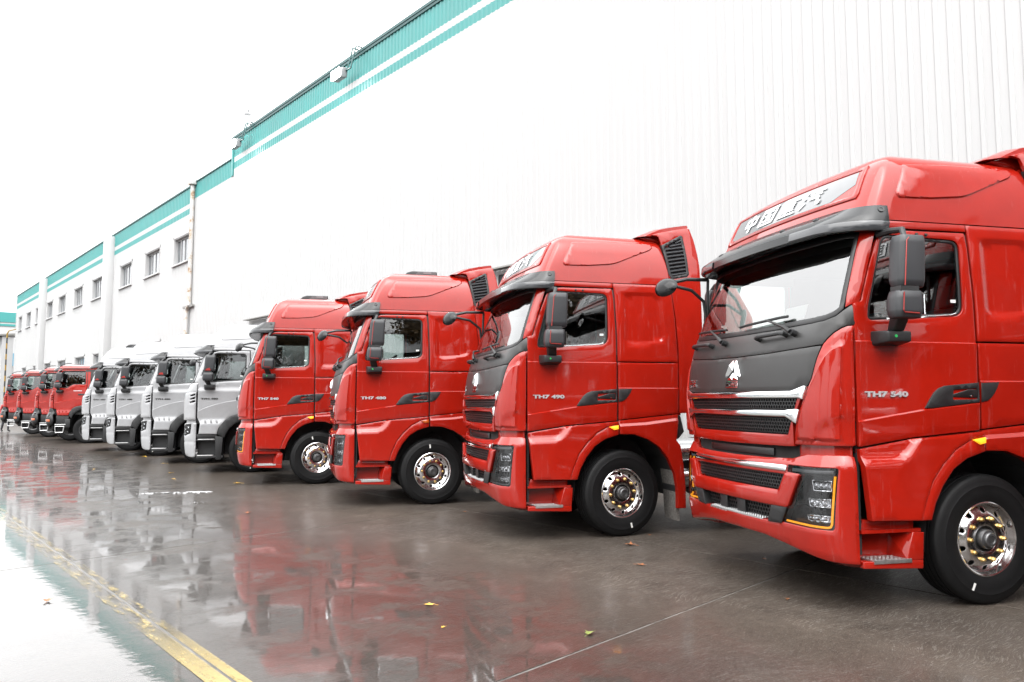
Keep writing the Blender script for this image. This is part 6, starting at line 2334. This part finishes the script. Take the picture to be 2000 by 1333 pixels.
LEAVES = [
    (6.77, 5.82, .13, 'leaf_brown', 'curled brown leaf in front of the second tractor, nearest its front wheel'),
    (6.03, 5.06, .10, 'leaf_brown', 'small brown leaf on bare concrete between the first two tractors'),
    (7.22, 4.42, .07, 'leaf_brown', 'tiny brown leaf under the bumper of the nearest tractor'),
    (5.92, 3.42, .06, 'leaf_brown', 'small orange leaf in the foreground below the nearest bumper'),
    (4.48, 11.11, .13, 'leaf_brown', 'pale brown leaf on the wet lane in front of the farthest red tractor'),
    (3.59, 5.18, .09, 'leaf_yellow', 'flat yellow leaf on the wet concrete in the middle foreground'),
    (3.32, 4.62, .05, 'leaf_yellow', 'small yellow leaf scrap lowest in the middle foreground'),
    (3.99, 3.82, .10, 'leaf_green', 'pale green leaf beside the slab joint in the foreground'),
    (7.45, 7.0 - .9, .06, 'leaf_brown', 'small rust leaf between the first two tractors, behind the curled one'),
    (1.30, 7.30, .11, 'leaf_brown', 'dark leaf floating in the white puddle at the left edge'),
    (6.95, 9.15, .08, 'leaf_brown', 'brown leaf at the slab joint before the third tractor'),
    (5.9, 15.2, .16, 'leaf_yellow', 'ochre leaf on the ground before the farthest red tractor'),
    (5.2, 16.9, .12, 'leaf_yellow', 'ochre leaf left of the farthest red tractor'),
    (5.6, 18.4, .13, 'leaf_yellow', 'ochre leaf before the nearest silver tractor'),
    (6.3, 21.3, .15, 'leaf_yellow', 'ochre leaf by the second silver tractor'),
    (6.6, 24.2, .22, 'leaf_yellow', 'larger ochre leaf by the bumper of the third silver tractor'),
    (5.7, 23.5, .12, 'leaf_brown', 'rust leaf on the lane before the third silver tractor'),
    (5.2, 25.4, .13, 'leaf_brown', 'rust leaf farthest left on the lane'),
    (4.5, 20.6, .12, 'leaf_yellow', 'lone ochre leaf on the open lane'),
]
for i, (x, y, s_, c, lab) in enumerate(LEAVES):
    o = obj('fallen_leaf', LM[(c, i % 3)], None, None, (x, y, .002), (0, 0, random.uniform(0, 6.28)))
    o.scale = (s_, s_ * .8, s_)
    tag(o, lab, 'leaf', 'leaves lying on the wet yard')

# slush left on the lane
def slush(x, y, lx, ly, rz, label):
    r = random.Random(int(x * 100))
    n = 60
    v = []
    for k in range(n):
        a = 2 * math.pi * k / n
        rr = 1 + .35 * math.sin(3 * a + x) + .25 * math.sin(7 * a + y) + r.uniform(-.12, .12)
        v.append((lx * rr * math.cos(a), ly * rr * math.sin(a), .001))
    v2 = [(a * .7, b * .7, .012) for a, b, c in v]
    v3 = [(a * .35, b * .35, .016) for a, b, c in v]
    f = [(k, (k + 1) % n, n + (k + 1) % n, n + k) for k in range(n)] + [(n + k, n + (k + 1) % n, 2 * n + (k + 1) % n, 2 * n + k) for k in range(n)] + [tuple(2 * n + k for k in range(n))]
    o = obj('slush_patch', mesh_of('slush', v + v2 + v3, f, 60), 'slush_white', None, (x, y, .002), (0, 0, rz))
    tag(o, label, 'slush', 'slush left on the lane')
_m = plain('slush_white', (.45, .455, .46), .5, var=.12, vscale=12, bump=.6, bscale=60)
_nt = _m.node_tree
_g = node(_nt, 'ShaderNodeNewGeometry')
_n = noise(_nt, 9.0, 5, .7, _g.outputs['Position'])
_nt.links.new(maprange(_nt, _n.outputs[0], .47, .56, 0.0, 1.0), _nt.nodes['Principled BSDF'].inputs['Alpha'])
slush(4.55, 14.35, .55, .10, R(-29), 'long thin white slush streak on the lane')
slush(4.30, 12.75, .10, .03, R(-20), 'small white slush patch nearer than the long streak')

# ------------------------------------------------------------------ worker behind the last truck
def person():
    root = empty('person', (6.4, 49.3, 0), R(20))
    J = {'pel': (0, 0, .95), 'spi': (0, .01, 1.18), 'che': (0, .0, 1.38), 'nec': (0, .01, 1.50), 'hed': (0, -.02, 1.60), 'top': (0, -.01, 1.74)}
    for s_, n in ((-1, 'l'), (1, 'r')):
        J['hip' + n] = (s_ * .10, 0, .90)
        J['kne' + n] = (s_ * .11, -.04 - .05 * s_, .50)
        J['ank' + n] = (s_ * .12, .04 - .10 * s_, .09)
        J['toe' + n] = (s_ * .14, -.12 - .10 * s_, .05)
        J['sho' + n] = (s_ * .19, .01, 1.42)
        J['elb' + n] = (s_ * .26, .05, 1.14)
        J['wri' + n] = (s_ * .27, -.06, .92)
        J['han' + n] = (s_ * .26, -.09, .83)
    keys = list(J)
    E_ = [('pel', 'spi'), ('spi', 'che'), ('che', 'nec'), ('nec', 'hed'), ('hed', 'top')]
    for n in 'lr':
        E_ += [('pel', 'hip' + n), ('hip' + n, 'kne' + n), ('kne' + n, 'ank' + n), ('ank' + n, 'toe' + n), ('che', 'sho' + n), ('sho' + n, 'elb' + n), ('elb' + n, 'wri' + n), ('wri' + n, 'han' + n)]
    rad = {'pel': .15, 'spi': .14, 'che': .16, 'nec': .06, 'hed': .095, 'top': .075, 'hip': .10, 'kne': .075, 'ank': .055, 'toe': .05, 'sho': .075, 'elb': .055, 'wri': .04, 'han': .04}
    me = bpy.data.meshes.new('body')
    me.from_pydata([J[k] for k in keys], [(keys.index(a), keys.index(b)) for a, b in E_], [])
    o = bpy.data.objects.new('body', me)
    COL.objects.link(o)
    o.parent = root
    sk = o.modifiers.new('skin', 'SKIN')
    for i, k in enumerate(keys):
        rr = rad.get(k, rad.get(k[:3]))
        me.skin_vertices[0].data[i].radius = (rr, rr * .8)
    me.skin_vertices[0].data[0].use_root = True
    o.modifiers.new('sub', 'SUBSURF').render_levels = 2
    mt, nt, p = nt_of('worker_clothes')
    tc = node(nt, 'ShaderNodeTexCoord')
    se = node(nt, 'ShaderNodeSeparateXYZ')
    nt.links.new(tc.outputs['Object'], se.inputs[0])
    r1 = ramp(nt, maprange(nt, se.outputs[2], 0, 1.8, 0, 1), [(0, (.015, .014, .014)), (.10, (.03, .03, .035)), (.46, (.05, .05, .06)), (.49, (.30, .03, .03)), (.83, (.25, .03, .03)), (.85, (.45, .28, .20)), (.93, (.02, .018, .016))])
    r1.color_ramp.interpolation = 'CONSTANT'
    nt.links.new(r1.outputs[0], p.inputs['Base Color'])
    p.inputs['Roughness'].default_value = .8
    me.materials.append(mt)
    tag(root, 'worker in dark trousers walking behind the leftmost red truck', 'person')
person()

# ------------------------------------------------------------------ unseen trees and shed, added behind the camera to supply reflections
plain('bark', (.05, .042, .035), .85, var=.3, vscale=8, bump=.5, bscale=30)
plain('old_leaf', (.10, .06, .02), .7, var=.4, vscale=3)
plain('brick_wall', (.10, .09, .08), .7, var=.15, vscale=2)
def tree(x, y, h, seed, label):
    r = random.Random(seed)
    root = empty('reflection_tree', (x, y, 0))
    m = MB()
    tips = []
    def grow(p, d, L, rad, depth):
        q = [p]
        for k in range(3):
            d = (d + Vector((r.uniform(-.14, .14), r.uniform(-.14, .14), .05))).normalized()
            p = p + d * L / 3
            q.append(p)
        m.tube(q, [rad, rad * .88, rad * .78, rad * .68], 5 if depth else 8, cap=False)
        if depth >= 2:
            tips.extend(q[1:])
        if depth < 4:
            for k in range(3 if depth else 5):
                a = r.uniform(0, 6.28)
                sp = r.uniform(.45, .95)
                nd = (d + Vector((math.cos(a) * sp, math.sin(a) * sp, r.uniform(-.1, .35)))).normalized()
                grow(q[r.choice((2, 3))] if depth else q[3], nd, L * r.uniform(.55, .75), rad * .5, depth + 1)
    grow(Vector((0, 0, 0)), Vector((0, 0, 1)), h * .36, h * .018, 0)
    obj('trunk', mesh_of('trunk', m.v, m.f, 60), 'bark', root)
    c = MB()
    for p in tips:
        for k in range(7):
            o = p + Vector((r.gauss(0, .35), r.gauss(0, .35), r.gauss(0, .3)))
            a, b = Vector((r.gauss(0, 1), r.gauss(0, 1), r.gauss(0, 1))).normalized() * .15, Vector((r.gauss(0, 1), r.gauss(0, 1), r.gauss(0, 1))).normalized() * .10
            c.add([o - a, o - b, o + a, o + b], [(0, 1, 2, 3)])
    obj('crown', mesh_of('crown', c.v, c.f, None), 'old_leaf', root)
    tag(root, label, 'tree', 'unseen trees added across the yard to mirror in the truck windows')
TREES = [(10.5, -17, 10.0, 3, 'nearest tractor, farthest right'), (6.0, -20, 11.0, 5, 'nearest tractor, middle'), (2.0, -15.5, 9.5, 8, 'second tractor'), (-3.0, -19, 11, 11, 'third tractor'), (-7.5, -14, 10, 14, 'farthest red tractor'), (-13.5, -11, 10.5, 17, 'first silver tractor'), (-16, -3, 10, 21, 'second silver tractor'), (-19, 6, 11, 25, 'last silver tractor')]
for x, y, h, sd, lab in TREES:
    tree(x, y, h, sd, 'unseen sparse tree added across the yard, to mirror in the window of the ' + lab)
f = empty('reflection_shed', (-8, -27, 0), R(-90))  # unseen shed, added as something dark for paint and glass to mirror
m = MB().box(-12, 0, -26, 34, 0, 5.2)
m.obj('wall', 'brick_wall', f)
m = MB().prism([(-12.6, 5.2), (.7, 5.2), (-6, 8.0)], lambda a, b: (a, -26.6, b), lambda a, b: (a, 34.6, b))
m.obj('roof', 'roof_grey', f, None)
for k in range(9):
    w = MB().box(-.02, .06, -23 + k * 6.2, -20 + k * 6.2, 1.4, 3.6).obj('window', 'frame_grey', f, None)
    MB().box(.061, .08, -22.85 + k * 6.2, -20.15 + k * 6.2, 1.55, 3.45).obj('pane', 'pane_grey', w, None)
tag(f, 'unseen low grey shed added across the yard, to mirror in truck paint and glass', 'building')
